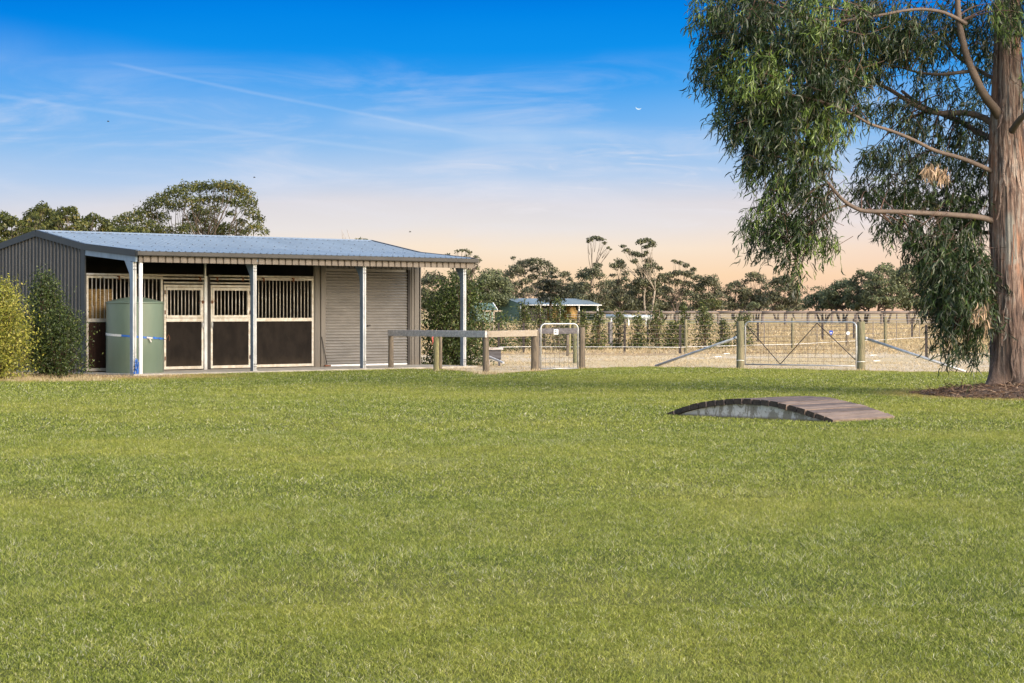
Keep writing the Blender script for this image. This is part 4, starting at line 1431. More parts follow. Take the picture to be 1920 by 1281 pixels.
# farthest fence: thin posts
FY = 400.0
org = (px(1080, FY), FY, 0)
ffc = empty('post_fence', org, 'faint line of thin posts in the far paddock beyond the timber rail', 'fence')
rng = np.random.default_rng(6)
x = 1085.0
i = 0
while x < 1980:
    mb = MB()
    round_post(mb, px(x, FY), FY, 0.09 if i % 3 else 0.15, 1.15 * rng.uniform(.85, 1.05), 6, seed=200 + i)
    mb.build('post', 'rail_far', ffc, org)
    x += rng.uniform(19, 30)
    i += 1
mb = MB()
for z in (0.5, 0.95):
    wire(mb, [(px(1080, FY), FY, z), (px(1990, FY), FY, z)], 0.02)
mb.build('wire', 'galvanised', ffc, org)

# long trough in the paddock
TYY = 205.0
t_ = empty('trough', (px(1180, TYY), TYY, 0), 'long low blue grey trough in the paddock before the far timber rail fence', 'trough')
mb = MB()
a, b = -(1180 - 1136) / F * TYY, (1222 - 1180) / F * TYY
mb.tube([(a, 0, 1.0), (b, 0, .92)], 0.20, 10)
mb.build('tank', 'roof_steel', t_)
for k in range(3):
    mb = MB()
    xx = a + (b - a) * (0.12 + 0.38 * k)
    mb.beam((xx, 0, 0), (xx, 0, 0.86), 0.12, 0.25)
    mb.build('leg', 'white_steel', t_)

# feed box behind the hitching rail
fb = empty('feed_box', (px(928, 61), 61, 0), 'grey timber feed box standing behind the hitching rail beside the round bush', 'feed box')
mb = MB()
x0_, x1_ = -.24, .17
mb.box((x0_, -.25, .22), (x1_, -.22, .46)); mb.box((x0_, .22, .22), (x1_, .25, .46)); mb.box((x0_, -.22, .22), (x0_ + .03, .22, .46)); mb.box((x1_ - .03, -.22, .22), (x1_, .22, .46)); mb.box((x0_, -.22, .20), (x1_, .22, .22))
mb.build('box', 'board_dark', fb)
mb = MB()
mb.box((x0_ - .03, -.29, .461), (x1_ + .06, -.20, .52)); mb.box((x0_ - .03, .20, .461), (x1_ + .06, .29, .52)); mb.box((x1_ - .04, -.199, .461), (x1_ + .06, .199, .52)); mb.box((x0_ - .03, -.199, .461), (x0_ + .06, .199, .52))
mb.build('rim', 'beam_grey', fb)
for xx in (x0_ + .03, x1_ - .08):
    mb = MB(); mb.box((xx, -.2, 0), (xx + .06, .2, .198)); mb.build('leg', 'board_dark', fb)
mp = empty('metal_strip', (px(930, 62), 60.2, 0), 'bright metal strip lying on the dry grass below the feed box', 'metal strip')
mb = MB()
p0, p1 = P(917, 669, 60.6), P(944, 680.5, 60.0)
mb.beam(p0, p1, 0.06, 0.045)
mb.v = [(x - px(930, 62), y - 60.2, z) for x, y, z in mb.v]
mb.build('strip', 'white_steel', mp)
mb = MB()
mb.tube([(px(917, 60.6) - px(930, 62), 0.4, 0.0), (px(917, 60.6) - px(930, 62), 0.4, 0.28)], .03, 6)
mb.build('prop', 'beam_grey', mp)

# litter scraps on the track
rng = np.random.default_rng(21)
spots = [(1346, 671, 'pale plastic scrap on the track left of the wide gate'), (1362, 665, 'flat pale scrap on the track just below the last sapling'), (1637, 668, 'pale scrap on dry grass above the right pipe stay'), (1643, 679, 'long pale scrap on dry grass under the right pipe stay')]
for x, y, lab in spots:
    g_ = G(x, y)
    e_ = empty('plastic_scrap', g_, lab, 'litter', 'litter on the track')
    mb = MB()
    mb.beam((-.09, 0, .03), (.09, .02, .035), .06, .03, c=0.008)
    mb.beam((.05, 0, .05), (.12, .0, .03), .04, .02)
    mb.build('scrap', 'porcelain', e_)

# ================================================================== FOOTBRIDGE
ba = R(-45)
bridge = empty('footbridge', (BR_C[0], BR_C[1], 0), 'low arched timber plank footbridge with white stained side panel lying on the lawn', 'footbridge', rz=ba)
HL, HW, RISE = 1.52, 0.725, 0.255
RAD = (HL * HL + RISE * RISE) / (2 * RISE)
NPL = 19
amax = math.asin(HL / RAD)
mats2 = ['deck_plank', 'deck_plank_pale']
rng = np.random.default_rng(8)
def arcp(a, rr):
    return (rr * math.sin(a), rr * math.cos(a) - RAD + RISE)
for i in range(NPL):
    a0 = -amax + 2 * amax * i / NPL + 0.0030
    a1 = -amax + 2 * amax * (i + 1) / NPL - 0.0030
    jt = rng.normal(0, 0.003)
    je = rng.normal(0, 0.008)
    je2 = rng.normal(0, 0.01)
    th0 = 0.078 if 2 < i < 17 else 0.07
    mb = MB()
    pts = [arcp(a0, RAD + jt - th0 + .035), arcp(a1, RAD + jt - th0 + .035), arcp(a1, RAD + jt + .035), arcp(a0, RAD + jt + .035)]
    n = len(mb.v)
    k = 6
    # several stations across the width with slight waviness, chamfered top
    for q in range(k + 1):
        yy = -HW - je + (2 * HW + je + je2) * q / k
        wv = 0.0015 * math.sin(q * 1.7 + i)
        for (xx, zz) in pts:
            mb.v.append((xx, yy, zz + wv))
    for q in range(k):
        for c in range(4):
            c2 = (c + 1) % 4
            mb.face(n + q * 4 + c, n + q * 4 + c2, n + (q + 1) * 4 + c2, n + (q + 1) * 4 + c)
    mb.face(n + 3, n + 2, n + 1, n); mb.face(n + k * 4, n + k * 4 + 1, n + k * 4 + 2, n + k * 4 + 3)
    pk_ = mb.build('plank', mats2[1] if i in (0, 18, 17, 13, 15) else mats2[0], bridge)
    pk_.data.materials.append(MATS['plank_end'])
    for p_ in pk_.data.polygons:
        if abs(p_.normal.y) > 0.8:
            p_.material_index = 1
for yy in (-HW + 0.05, HW - 0.09):
    mb = MB()
    prof = []
    for i in range(29):
        a = -amax * 0.985 + 2 * amax * 0.985 * i / 28
        xx, zz = arcp(a, RAD - 0.045)
        prof.append((xx, zz))
    n = len(mb.v)
    for (xx, zz) in prof:
        zz = max(zz, 0.004)
        mb.v += [(xx, yy, -0.03), (xx, yy, zz), (xx, yy + 0.04, zz), (xx, yy + 0.04, -0.03)]
    for i in range(28):
        for c in range(4):
            c2 = (c + 1) % 4
            mb.face(n + i * 4 + c, n + (i + 1) * 4 + c, n + (i + 1) * 4 + c2, n + i * 4 + c2)
    mb.face(n, n + 1, n + 2, n + 3)
    e2 = n + 28 * 4
    mb.face(e2 + 3, e2 + 2, e2 + 1, e2)
    mb.build('side_panel', 'panel_white', bridge)
mb = MB()
mb.box((-HL * .93, -HW + 0.012, -0.02), (HL * .93, -HW + 0.045, 0.018))
mb.build('base_strip', 'deck_plank', bridge)

# ================================================================== FAR SHED
SHY = 322.0
g_s = SHY / F
shp = (px(976, SHY), SHY, 0)
sh = empty('hay_shed', shp, 'distant open fronted shed with blue grey roof and green end wall before the trees', 'shed', rz=R(40))
Lh, Wh = 15.2, 6.4
ez, rz_ = pz(571, SHY), pz(559.5, SHY)
for (x, sgn) in ((0, -1), (Lh, 1)):
    mb = MB()
    n = len(mb.v)
    for dxx in (0, 0.08 * sgn):
        mb.v += [(x + dxx, 0, 0), (x + dxx, 0, ez), (x + dxx, Wh / 2, rz_ - .05), (x + dxx, Wh, ez), (x + dxx, Wh, 0)]
    mb.face(n, n + 1, n + 2, n + 3, n + 4); mb.face(n + 9, n + 8, n + 7, n + 6, n + 5)
    for i in range(5):
        mb.face(n + i, n + 5 + i, n + 5 + (i + 1) % 5, n + (i + 1) % 5)
    mb.build('end_wall', 'shed_green', sh)
mb = MB()
mb.box((0, Wh - .05, 0), (Lh, Wh, ez)); mb.build('back_wall', 'shade_lining', sh)
mb = MB()
pr = ribs(-0.1, Lh + 0.3, 0.38, 0.04)
mb.sheet(pr, lambda a: (a[0], -0.5, ez - .02 + a[1]), lambda a: (a[0], Wh / 2, rz_ + a[1]))
mb.sheet(pr, lambda a: (a[0], Wh / 2, rz_ + a[1]), lambda a: (a[0], Wh + .1, ez - .02 + a[1]))
mb.build('roof', 'shed_roof', sh)
mb = MB()
mb.box((-.12, -.62, ez - .14), (Lh + .3, -.50, ez - .02)); mb.build('gutter', 'white_steel', sh)
for k in range(5):
    mb = MB()
    mb.box((Lh * k / 4 - .08 - (.1 if k == 4 else 0), -.1, 0), (Lh * k / 4 + .08, .08, ez - .12)); mb.build('post', 'white_steel', sh)
mb = MB()
mb.box((0.2, .4, 0), (5.5, .46, ez - .5)); mb.build('front_panel', 'shade_lining', sh)
def far_local(x, y):
    c, s_ = math.cos(R(40)), math.sin(R(40))
    return (shp[0] + x * c - y * s_, shp[1] + x * s_ + y * c, 0)
for k, (x, lab) in enumerate(((7.1, 'round hay bale in the far shed, left of the two'), (11.0, 'round hay bale in the far shed, right of the two'))):
    e_ = empty('round_bale', far_local(x, 1.3), lab, 'hay bale', 'round bales in the far shed', R(40))
    mb = MB()
    mb.tube([(-.75, 0, .85), (.75, 0, .85)], .85, 20)
    mb.tube([(-.6, 0, 2.2 - .55), (.6, 0, 2.2 - .55)], .5, 16)
    mb.build('bale', 'hay', e_)
# small green outbuilding left of it
g2 = (px(922, 300), 300, 0)
sb = empty('small_shed', g2, 'small green roofed outbuilding peeking out left of the far shed', 'shed', rz=R(20))
mb = MB(); mb.box((-2.2, 0, 0), (0.4, 3, 1.75)); mb.build('wall', 'shed_green', sb)
mb = MB()
mb.sheet([(-2.4, 0), (0.7, 0)], lambda a: (a[0], -.3, 1.62), lambda a: (a[0], 1.5, 2.55))
mb.sheet([(-2.4, 0), (0.7, 0)], lambda a: (a[0], 1.5, 2.55), lambda a: (a[0], 3.3, 1.62))
mb.build('roof', 'shed_green', sb)
mb = MB()
mb.beam((.72, -.3, 1.62), (.72, 1.5, 2.55), .1, .12); mb.beam((.72, 1.5, 2.55), (.72, 3.3, 1.62), .1, .12)
mb.build('barge_board', 'sign_white', sb)

# white yard rail near the sheds
yr = empty('yard_rail', (px(915, 150), 150, 0), 'pale timber yard rail behind the round bush', 'rail')
mb = MB(); mb.beam((px(905, 150) - px(915, 150), 0, pz(583.5, 150)), (px(942, 150) - px(915, 150), 0, pz(583.5, 150)), .06, .1); mb.build('rail', 'beam_pale', yr)
for x in (919, 926):
    mb = MB(); mb.beam((px(x, 150) - px(915, 150), 0.05, 0), (px(x, 150) - px(915, 150), .05, pz(582, 150)), .12, .12); mb.build('post', 'beam_pale', yr)

# ================================================================== SHRUBS
def shrub(name, label, xc, ytop, ybase, wpx, Y, leafm, seed, n=2600, ls=0.03, group=None, shape='round', cat='shrub', lean=0.0, asp=0.45, sprays=None, bottom=0.12):
    """stems + leafy sprays; leaves grow along many twigs so the outline is ragged"""
    rng = np.random.default_rng(seed)
    X = px(xc, Y)
    H_ = pz(ytop, Y)
    RW = wpx / 2 * Y / F
    t = empty(name, (X, Y, 0), label, cat, group)
    mb = MB()
    C, N = [], []
    ns = sprays or 60
    per = max(8, n // ns)
    for k in range(ns):
        hh = rng.uniform(bottom, 1.0) if k > 5 else rng.uniform(0.85, 1.0)
        if shape == 'round':
            env = math.sqrt(max(0.03, 1 - ((hh - 0.42) / 0.62) ** 2))
        elif shape == 'column':
            env = 1.0 if hh < 0.6 else max(0.22, 1 - (hh - 0.6) / 0.45)
            env *= 0.8 + 0.2 * math.sin(k)
        else:  # cone
            env = max(0.12, (1.05 - hh)) ** 0.8
        a = rng.uniform(0, 2 * math.pi)
        rr = RW * env * math.sqrt(rng.uniform(0.05, 1.0))
        tip = Vector((rr * math.cos(a) + lean * hh * H_, rr * math.sin(a), hh * H_))
        root = Vector((rr * 0.15 * math.cos(a), rr * 0.15 * math.sin(a), max(0.0, tip.z * 0.35 - 0.05)))
        L = (tip - root).length
        st_ = tip.lerp(root, min(1.0, (0.30 * H_) / max(L, .01)))
        if k % 2 == 0 or k < 8:
            mb.tube(bend((0, 0, 0) if k % 4 == 0 else root, tip, 0.02, 3, rng), [0.012 * H_ / 2, .009 * H_ / 2, .006 * H_ / 2, 0.002], 4, cap=False)
        tt = rng.uniform(0, 1, per) ** 0.8
        spread = 0.12 * RW / 0.5 + 0.06
        base = np.array(st_)[None, :] * (1 - tt[:, None]) + np.array(tip)[None, :] * tt[:, None]
        off = rng.normal(0, 1, (per, 3)) * (spread * (1.25 - 0.85 * tt))[:, None]
        C.append(base + off)
        N.append(unit(off + np.array([0, 0, .05])))
    C = np.concatenate(C); N = np.concatenate(N)
    C[:, 2] = np.maximum(C[:, 2], 0.02)
    V, Fq, r = leaf_quads(C, N, ls, asp, rng, 0.8)
    npmesh('foliage', V, Fq, leafm, {'rnd': r}, t)
    mb.build('stem', 'twig', t)
    return t
shrub('shrub', 'tall yellow green bush at the left edge of the picture', 2, 526, 712, 150, 49.2, 'bush_yellow', 31, 16000, 0.030, shape='column', sprays=150)
shrub('shrub', 'dark green bush against the gable wall right of the yellow one', 84, 508, 710, 112, 50.6, 'bush_green', 32, 12000, 0.030, shape='column', sprays=130)
shrub('shrub', 'lower bushy green shrub touching the stable corner', 114, 586, 708, 112, 50.2, 'bush_green', 33, 9500, 0.030, shape='round', sprays=100)
shrub('shrub', 'big round dark green bush behind the last verandah post', 856, 520, 688, 150, 62.5, 'bush_green', 34, 17000, 0.042, shape='round', sprays=150, bottom=0.03)
SAP = [(943, 588, 60, 84, 'round', 'dark'), (982, 566, 46, 85, 'cone', ''), (1012, 570, 44, 86, 'column', ''), (1046, 561, 52, 86, 'cone', ''), (1066, 600, 40, 84, 'round', ''), (1093, 582, 24, 87, 'column', ''),
       (1121, 583, 40, 87, 'cone', ''), (1160, 582, 40, 88, 'column', ''), (1197, 588, 40, 87, 'cone', ''), (1232, 577, 48, 87, 'cone', ''), (1262, 606, 34, 88, 'round', ''), (1281, 575, 22, 91, 'column', ''), (1321, 576, 56, 88, 'cone', ''),
       (1357, 598, 30, 90, 'column', ''), (1393, 590, 48, 91, 'round', '')]
sap_lab = ['rounded dark sapling just right of the big bush', 'tall pointed sapling behind the middle of the pale hitching beam', 'upright leafy sapling behind the right end of the pale beam', 'tallest sapling, behind the small mesh gate',
           'low bushy sapling seen through the small mesh gate', 'slim upright sapling just right of the small gate post', 'neat pointed sapling left of the grey split post', 'airy upright sapling between the grey post and the next dark picket',
           'squat pointed sapling in front of a dark picket, left of the bushiest one', 'bushy pointed sapling left of the green fence post', 'small round sapling directly left of the green fence post', 'thin tall sapling rising behind the green fence post',
           'broad pointed sapling above the left pipe stay', 'narrow sapling just left of the wide gate', 'round sapling half hidden by the left post of the wide gate']
for i, (x, yt, wd, Y, shp_, dk) in enumerate(SAP):
    shrub('sapling', sap_lab[i], x, yt - 2, 655, wd * 1.1, Y, 'bush_green' if dk else 'sapling_leaf', 40 + i, 1500 if shp_ != 'column' else 1100, 0.050, 'saplings in a row along the wire fence', shp_, 'sapling', sprays=46, bottom=0.05)

# ================================================================== BACKGROUND TREES
def dome(x0, x1, ytop, ybot, n, seed, flat=0.7, ps=None, hollow=0.3):
    """puffs that fill a dome-shaped outline"""
    rng = random.Random(seed)
    out = []
    m_ = (x1 - x0) * 0.06
    x0, x1 = x0 - m_, x1 + m_
    cx, hw = (x0 + x1) / 2, (x1 - x0) / 2
    h = ybot - ytop
    ps = ps or hw * 0.38
    for k in range(n + 2):
        a = math.pi * (k + 0.5) / (n + 2)
        rr = rng.uniform(0.74, 0.90)
        s_ = ps * rng.uniform(0.7, 1.15)
        out.append((cx + math.cos(a) * (hw - s_) * rr / 0.84, ybot - h * .05 - math.sin(a) * (h * 0.95 - s_ * flat) * rr / 0.84, s_, s_ * flat * rng.uniform(0.8, 1.15)))
    for k in range(int(n * 2.4)):
        a = math.pi * rng.uniform(0.0, 1.0)
        rr = rng.uniform(0.1, 0.72)
        s_ = ps * rng.uniform(.55, 1.0)
        out.append((cx + math.cos(a) * (hw - s_) * rr / .8, ybot - math.sin(a) * (h * .95 - s_ * flat) * rr / .8, s_, s_ * flat * rng.uniform(.7, 1.0)))
    return out
grp = 'eucalypts along the far paddock edge'
BT = [
    # x0, x1, ytop, ybot, n, Y, leaf, label, base
    (776, 850, 506, 568, 7, 330, 'far_leaf', 'leafy far tree seen under the verandah roof left of the last post', 812),
    (845, 898, 500, 572, 7, 340, 'far_leaf', 'far tree directly behind the last verandah post', 872),
    (884, 962, 502, 566, 8, 325, 'far_leaf_dense', 'rounded dark tree rising behind the left end of the far shed', 925),
    (1036, 1080, 507, 570, 5, 345, 'far_leaf', 'narrow tree behind the middle of the far shed roof', 1058),
    (1070, 1146, 500, 572, 8, 335, 'far_leaf', 'dark spreading tree behind the right end of the far shed', 1110),
    (1138, 1184, 489, 568, 6, 350, 'far_leaf', 'upright tree between the two tallest trees', 1160),
    (1176, 1242, 502, 574, 8, 340, 'far_leaf', 'low dark mass of tree below the tall layered one', 1206),
    (1296, 1362, 516, 576, 7, 345, 'far_leaf', 'broad tree above the small yellowish flat shrub', 1328),
    (1355, 1400, 522, 572, 5, 350, 'far_leaf', 'open tree above the left post of the wide gate', 1375),
    (1386, 1442, 508, 566, 6, 350, 'far_leaf', 'airy tree behind the left half of the wide gate', 1420),
    (905, 950, 520, 574, 5, 360, 'far_leaf_dense', 'low tree just above the peak of the far shed', 930),
    (1040, 1100, 528, 576, 6, 365, 'far_leaf', 'low dark tree directly over the right half of the far shed roof', 1070),
    (1120, 1172, 522, 578, 6, 360, 'far_leaf_dense', 'low wide tree right of the far shed, under the bare limbed one', 1146),
    (1160, 1215, 530, 578, 6, 362, 'far_leaf', 'low tree at the foot of the tallest layered tree, on its left', 1188),
    (1222, 1272, 530, 578, 6, 362, 'far_leaf', 'low tree at the foot of the tallest layered tree, on its right', 1246),
    (1268, 1312, 538, 578, 5, 360, 'far_leaf_dense', 'low dark tree left of the yellowish flat shrub', 1290),
    (1386, 1420, 545, 578, 4, 365, 'far_leaf', 'low tree standing behind the small round shrub', 1400),
    (1472, 1505, 545, 576, 4, 365, 'far_leaf', 'low tree at the right end of the spreading row, before the gap', 1490),
    (1432, 1502, 511, 572, 7, 345, 'far_leaf', 'spreading tree under the hanging eucalypt foliage', 1458)]
for i, (x0, x1, yt, yb, n, Y, lf, lab, bx) in enumerate(BT):
    tree('eucalyptus_tree', Y, dome(x0 - 2, x1 + 2, yt, yb + 8, n + 1, 300 + i, 0.7), bx, lab, group=grp, leaf=lf, lsize=0.17, dens=26, trunk_r=0.16, seed=60 + i, forks=2, shell=0.15, nbr=6)
# domed airy tree with visible trunks
tree('eucalyptus_tree', 355, [(968, 505, 16, 9), (985, 495, 18, 9), (1005, 491, 18, 8), (1022, 497, 15, 9), (1036, 508, 12, 9), (955, 516, 14, 10), (948, 530, 14, 10), (970, 535, 12, 8), (1000, 520, 12, 7), (1020, 530, 14, 9), (1035, 535, 12, 10), (990, 545, 14, 8), (962, 484, 5, 5), (1045, 545, 12, 12), (978, 512, 13, 8), (1002, 506, 14, 7), (1018, 514, 12, 7), (986, 528, 12, 7), (1006, 536, 12, 7), (958, 545, 14, 10), (942, 550, 14, 12), (975, 556, 14, 9), (1010, 552, 14, 9), (1030, 558, 14, 9)],
     1000, 'broad domed far tree with pale branches showing, left of the dark conifer', group=grp, lsize=.18, dens=34, trunk_r=.16, seed=81, forks=3, shell=.3, bark='bark_pale')
# dark conifer
cf = [(1034, 512, 6, 4), (1034, 520, 12, 4), (1030, 528, 18, 4), (1042, 533, 18, 4), (1026, 541, 24, 5), (1044, 546, 22, 5), (1032, 554, 30, 6), (1034, 562, 30, 6)]
tree('conifer_tree', 318, cf, 1034, 'dark layered conifer directly behind the far shed roof', leaf='far_leaf_dark', lsize=.2, dens=22, trunk_r=.25, seed=82, shell=.1, trunk_top=3.0)
# tall bare-limbed tree with an umbrella top
tree('eucalyptus_tree', 352, [(1107, 450, 9, 4), (1116, 446, 10, 4), (1126, 449, 9, 4), (1134, 456, 5, 3), (1140, 465, 4, 3), (1102, 454, 4, 3), (1146, 468, 3, 2), (1120, 498, 10, 6)],
     1110, 'tall bare limbed tree with a flat umbrella top, leftmost of the tallest trees', group=grp, lsize=.18, dens=44, trunk_r=.18, seed=83, shell=.2, trunk_top=8.0)
# tall layered tree
tree('eucalyptus_tree', 338, [(1201, 454, 10, 6), (1213, 451, 11, 5), (1223, 458, 9, 7), (1212, 463, 9, 4), (1168, 462, 7, 3), (1175, 470, 8, 5), (1188, 476, 12, 5), (1200, 479, 12, 4), (1212, 474, 6, 4), (1190, 490, 8, 5), (1216, 490, 10, 6), (1226, 498, 8, 7), (1236, 503, 7, 5), (1213, 500, 8, 6), (1151, 498, 10, 5), (1165, 492, 8, 4), (1240, 520, 10, 8), (1226, 532, 16, 9), (1205, 530, 16, 8)],
     1217, 'tallest layered tree with pale trunk and separate leaf clouds', group=grp, lsize=.18, dens=40, trunk_r=.18, seed=84, shell=.2, trunk_top=5.0, bark='bark_pale', forks=2)
tree('eucalyptus_tree', 345, [(1264, 490, 6, 3), (1274, 493, 8, 4), (1286, 498, 8, 5), (1300, 506, 7, 5), (1256, 516, 12, 6), (1272, 512, 12, 6), (1290, 514, 13, 7), (1306, 522, 12, 8), (1250, 528, 12, 8), (1270, 530, 14, 7), (1290, 534, 14, 8), (1310, 540, 12, 9), (1246, 545, 12, 9), (1280, 548, 12, 8)],
     1268, 'many branched tree with a loose tuft leaning left at its top, right of the tallest', group=grp, lsize=.18, dens=34, trunk_r=.16, seed=85, forks=3, shell=.25)
tree('flat_shrub', 300, [(1318, 566, 9, 5), (1332, 564, 11, 5), (1346, 567, 9, 5), (1322, 573, 10, 6), (1340, 574, 12, 6)], 1332, 'flat topped yellowish shrub standing at the horizon above the saplings', 'shrub', leaf='mid_leaf', lsize=.16, dens=22, trunk_r=.15, seed=86, shell=.2)
tree('round_shrub', 280, [(1409, 574, 8, 6), (1420, 573, 8, 6), (1415, 569, 8, 4)], 1415, 'small round shrub at the horizon over the wide gate', 'shrub', leaf='far_leaf_dense', lsize=.14, dens=28, trunk_r=.12, seed=87, shell=.2)
# low scrub closing the foot of the far tree line
rngs = np.random.default_rng(55)
pf = []
xq = 872.0
while xq < 1512:
    hq = rngs.uniform(4, 13)
    yy_ = 372 + rngs.uniform(-4, 6)
    pf.append((px(xq, yy_), yy_, pz(582 - hq * .6, yy_), rngs.uniform(9, 16) * yy_ / F, 1.5, hq * yy_ / F * .8))
    xq += rngs.uniform(6, 17)
C, N, T = puff_points(pf, 16, rngs, .1)
V, Fq, r = leaf_quads(C, N, .18, .5, rngs)
tag(npmesh('scrub', V, Fq, 'far_leaf', {'rnd': r}), 'low dark scrub closing the foot of the far tree line', 'scrub', kind='stuff')
# thin bare tree
bt = empty('bare_tree', (px(1544, 300), 300, 0), 'leaning nearly bare sapling tree left of the dense grove', 'tree')
mb = MB()
rng = np.random.default_rng(12)
base = Vector((0, 0, 0))
mb.tube([(0.2, 0, 0), (-.8, 0, 1.6), (-1.8, 0, 3.0), (-2.2, 0, 3.9), (-2.2, 0, 5.0)], [.1, .08, .06, .04, .02], 5)
mb.tube([(0.3, 0, 0), (0.3, 0, 1.8), (.6, .2, 3.4), (.3, .3, 5.2)], [.1, .07, .05, .02], 5)
for k in range(16):
    z0_ = rng.uniform(2.0, 4.6)
    sx = -1.9 if k % 2 else .4
    mb.tube(bend((sx, 0, z0_), (sx + rng.normal(0, 1.1), rng.normal(0, .8), z0_ + rng.uniform(.4, 1.6)), 0.05, 3, rng), [.03, .022, .015, .008], 4)
mb.build('trunk', 'bark_far', bt)
C, N, T = puff_points([(rng.normal(-.6, 1.5), rng.normal(0, .7), rng.uniform(3.4, 5.8), .5, .5, .35) for _ in range(11)], 16, rng, .1)
V, Fq, r = leaf_quads(C, N, .14, .5, rng)
npmesh('crown', V, Fq, 'far_leaf', {'rnd': r}, bt)
# dense rounded grove at right: one tree each
GR = [(1512, 1572, 546, 570, 5, 262, 'smallest dense round tree at the left end of the right hand grove'), (1548, 1612, 524, 568, 7, 258, 'second dense tree from the left in the right hand grove'),
      (1590, 1650, 508, 568, 8, 255, 'dense round tree left of the middle of the right hand grove'), (1626, 1694, 499, 568, 9, 250, 'dense round tree in the middle of the right hand grove'),
      (1672, 1742, 493, 568, 9, 252, 'tall dense tree right of the middle of the right hand grove'), (1718, 1790, 490, 568, 9, 256, 'dense grove tree partly behind the hanging eucalypt leaves'),
      (1770, 1850, 498, 568, 9, 262, 'dense grove tree mostly hidden behind the eucalypt trunk'), (1830, 1915, 500, 568, 9, 266, 'dense tree right of the eucalypt trunk at the picture edge')]
for i, (x0, x1, yt, yb, n, Y, lab) in enumerate(GR):
    tree('grove_tree', Y, dome(x0 - 8, x1 + 8, yt - 2, yb + 9, n + 5, 400 + i, 0.75, (x1 - x0) * .19), (x0 + x1) / 2, lab, group='dense round trees in the right hand grove', leaf='far_leaf_dense', lsize=.15, dens=34, trunk_r=.14, seed=90 + i, forks=3, shell=.3, nbr=5, trunk_top=1.6)
# emergent sparse tree above the verandah end
tree('eucalyptus_tree', 300, [(840, 479, 6, 4), (852, 483, 5, 3), (857, 471, 5, 4), (866, 470, 6, 3), (875, 470, 5, 4), (882, 474, 5, 6), (876, 480, 5, 4), (893, 483, 6, 4), (900, 488, 4, 4), (890, 497, 6, 4), (895, 503, 6, 5), (873, 512, 10, 8), (850, 515, 10, 8)],
     868, 'sparse round topped tree rising above the right end of the verandah roof', group=grp, lsize=.17, dens=24, trunk_r=.25, seed=110, shell=.2, trunk_top=4.0, forks=2)
# behind the stable
LB = [(222, 420, 22, 15), (246, 412, 26, 15), (270, 402, 22, 14), (290, 385, 24, 15), (306, 372, 20, 13), (330, 362, 24, 13), (352, 354, 24, 12), (376, 352, 22, 12), (400, 352, 24, 13), (422, 350, 22, 11), (440, 354, 22, 13), (456, 364, 22, 14), (466, 382, 18, 14), (472, 400, 18, 13), (486, 412, 13, 10), (478, 428, 18, 12),
      (330, 388, 20, 12), (356, 378, 22, 12), (384, 376, 20, 12), (412, 376, 22, 13), (440, 382, 20, 12), (300, 408, 20, 12), (375, 400, 24, 12), (362, 412, 22, 12), (402, 396, 18, 11), (390, 418, 22, 13), (350, 430, 24, 12), (420, 428, 22, 12), (300, 432, 26, 12), (262, 434, 26, 12), (448, 436, 22, 10), (498, 436, 10, 8), (225, 436, 20, 12), (405, 440, 26, 12), (322, 445, 30, 12)]
LB = [(a, b, c * 1.08, d * 1.1) for a, b, c, d in LB] + [(318, 382, 12, 8), (368, 390, 12, 8), (432, 402, 13, 8), (452, 418, 15, 9), (280, 420, 16, 9), (385, 432, 16, 8)]
tree('eucalyptus_tree', 180, LB, 372, 'large spreading eucalypt crown rising behind the stable roof', leaf='mid_leaf', lsize=.125, dens=52, trunk_r=.18, seed=120, shell=.15, forks=3, trunk_top=4.2, depth=.7, asp=.42, bark='bark_far', nbr=9)
LT = [(-30, 40, 392, 480, 8, 150, 'tree at the far left behind the stable, cut by the picture edge', 'mid_leaf'), (34, 82, 398, 480, 7, 158, 'rounded bright green tree behind the stable gable peak', 'mid_leaf'), (44, 112, 383, 440, 7, 170, 'loose topped tree behind the gable, left of the pointed one', 'mid_leaf'),
      (96, 156, 390, 460, 7, 152, 'pointed dark leafy tree behind the left end of the stable ridge', 'mid_leaf'), (146, 206, 402, 460, 7, 156, 'thin yellowish tree just left of the large spreading crown', 'mid_leaf'), (200, 285, 424, 470, 6, 175, 'low green tree under the left side of the large spreading crown', 'mid_leaf')]
for i, (x0, x1, yt, yb, n, Y, lab, lf) in enumerate(LT):
    tree('leafy_tree', Y, dome(x0 - 10, x1 + 10, yt - 2, yb, n + 4, 500 + i, 0.75, (x1 - x0) * .22), (x0 + x1) / 2, lab, group='trees behind the stable', leaf=lf, lsize=.13, dens=46, trunk_r=.13, nbr=5, seed=130 + i, forks=2, shell=.3, depth=.8)
tree('leafy_tree', 200, [(672, 449, 8, 3), (683, 450, 8, 3), (664, 453, 7, 3), (676, 458, 16, 5)], 676, 'top of a small tree just showing over the stable ridge', leaf='mid_leaf', lsize=.09, dens=50, trunk_r=.15, seed=140, shell=.2)
bt = empty('bare_branch_tree', (px(645, 190), 190, 0), 'single bare twig top poking above the stable ridge', 'tree')
mb = MB()
for k in range(4):
    mb.tube(bend((0.3, 0, 0.0), P(641 + 3.2 * k, 431 + 7 * (k % 3), 190) - Vector((px(645, 190), 190, 0)), -0.02, 5, np.random.default_rng(k)), [.12, .1, .07, .05, .03, .015], 5)
mb.build('trunk', 'bark_pale', bt)

# ================================================================== BIG EUCALYPT
EY = 40.5
s1 = EY / F
tx0 = px(1903, EY)
big = empty('eucalyptus_tree', (tx0, EY, 0), 'huge near eucalypt with peeling pinkish bark and drooping narrow leaves at the right edge', 'tree')
BO = Vector((tx0, EY, 0))
rng = np.random.default_rng(77)
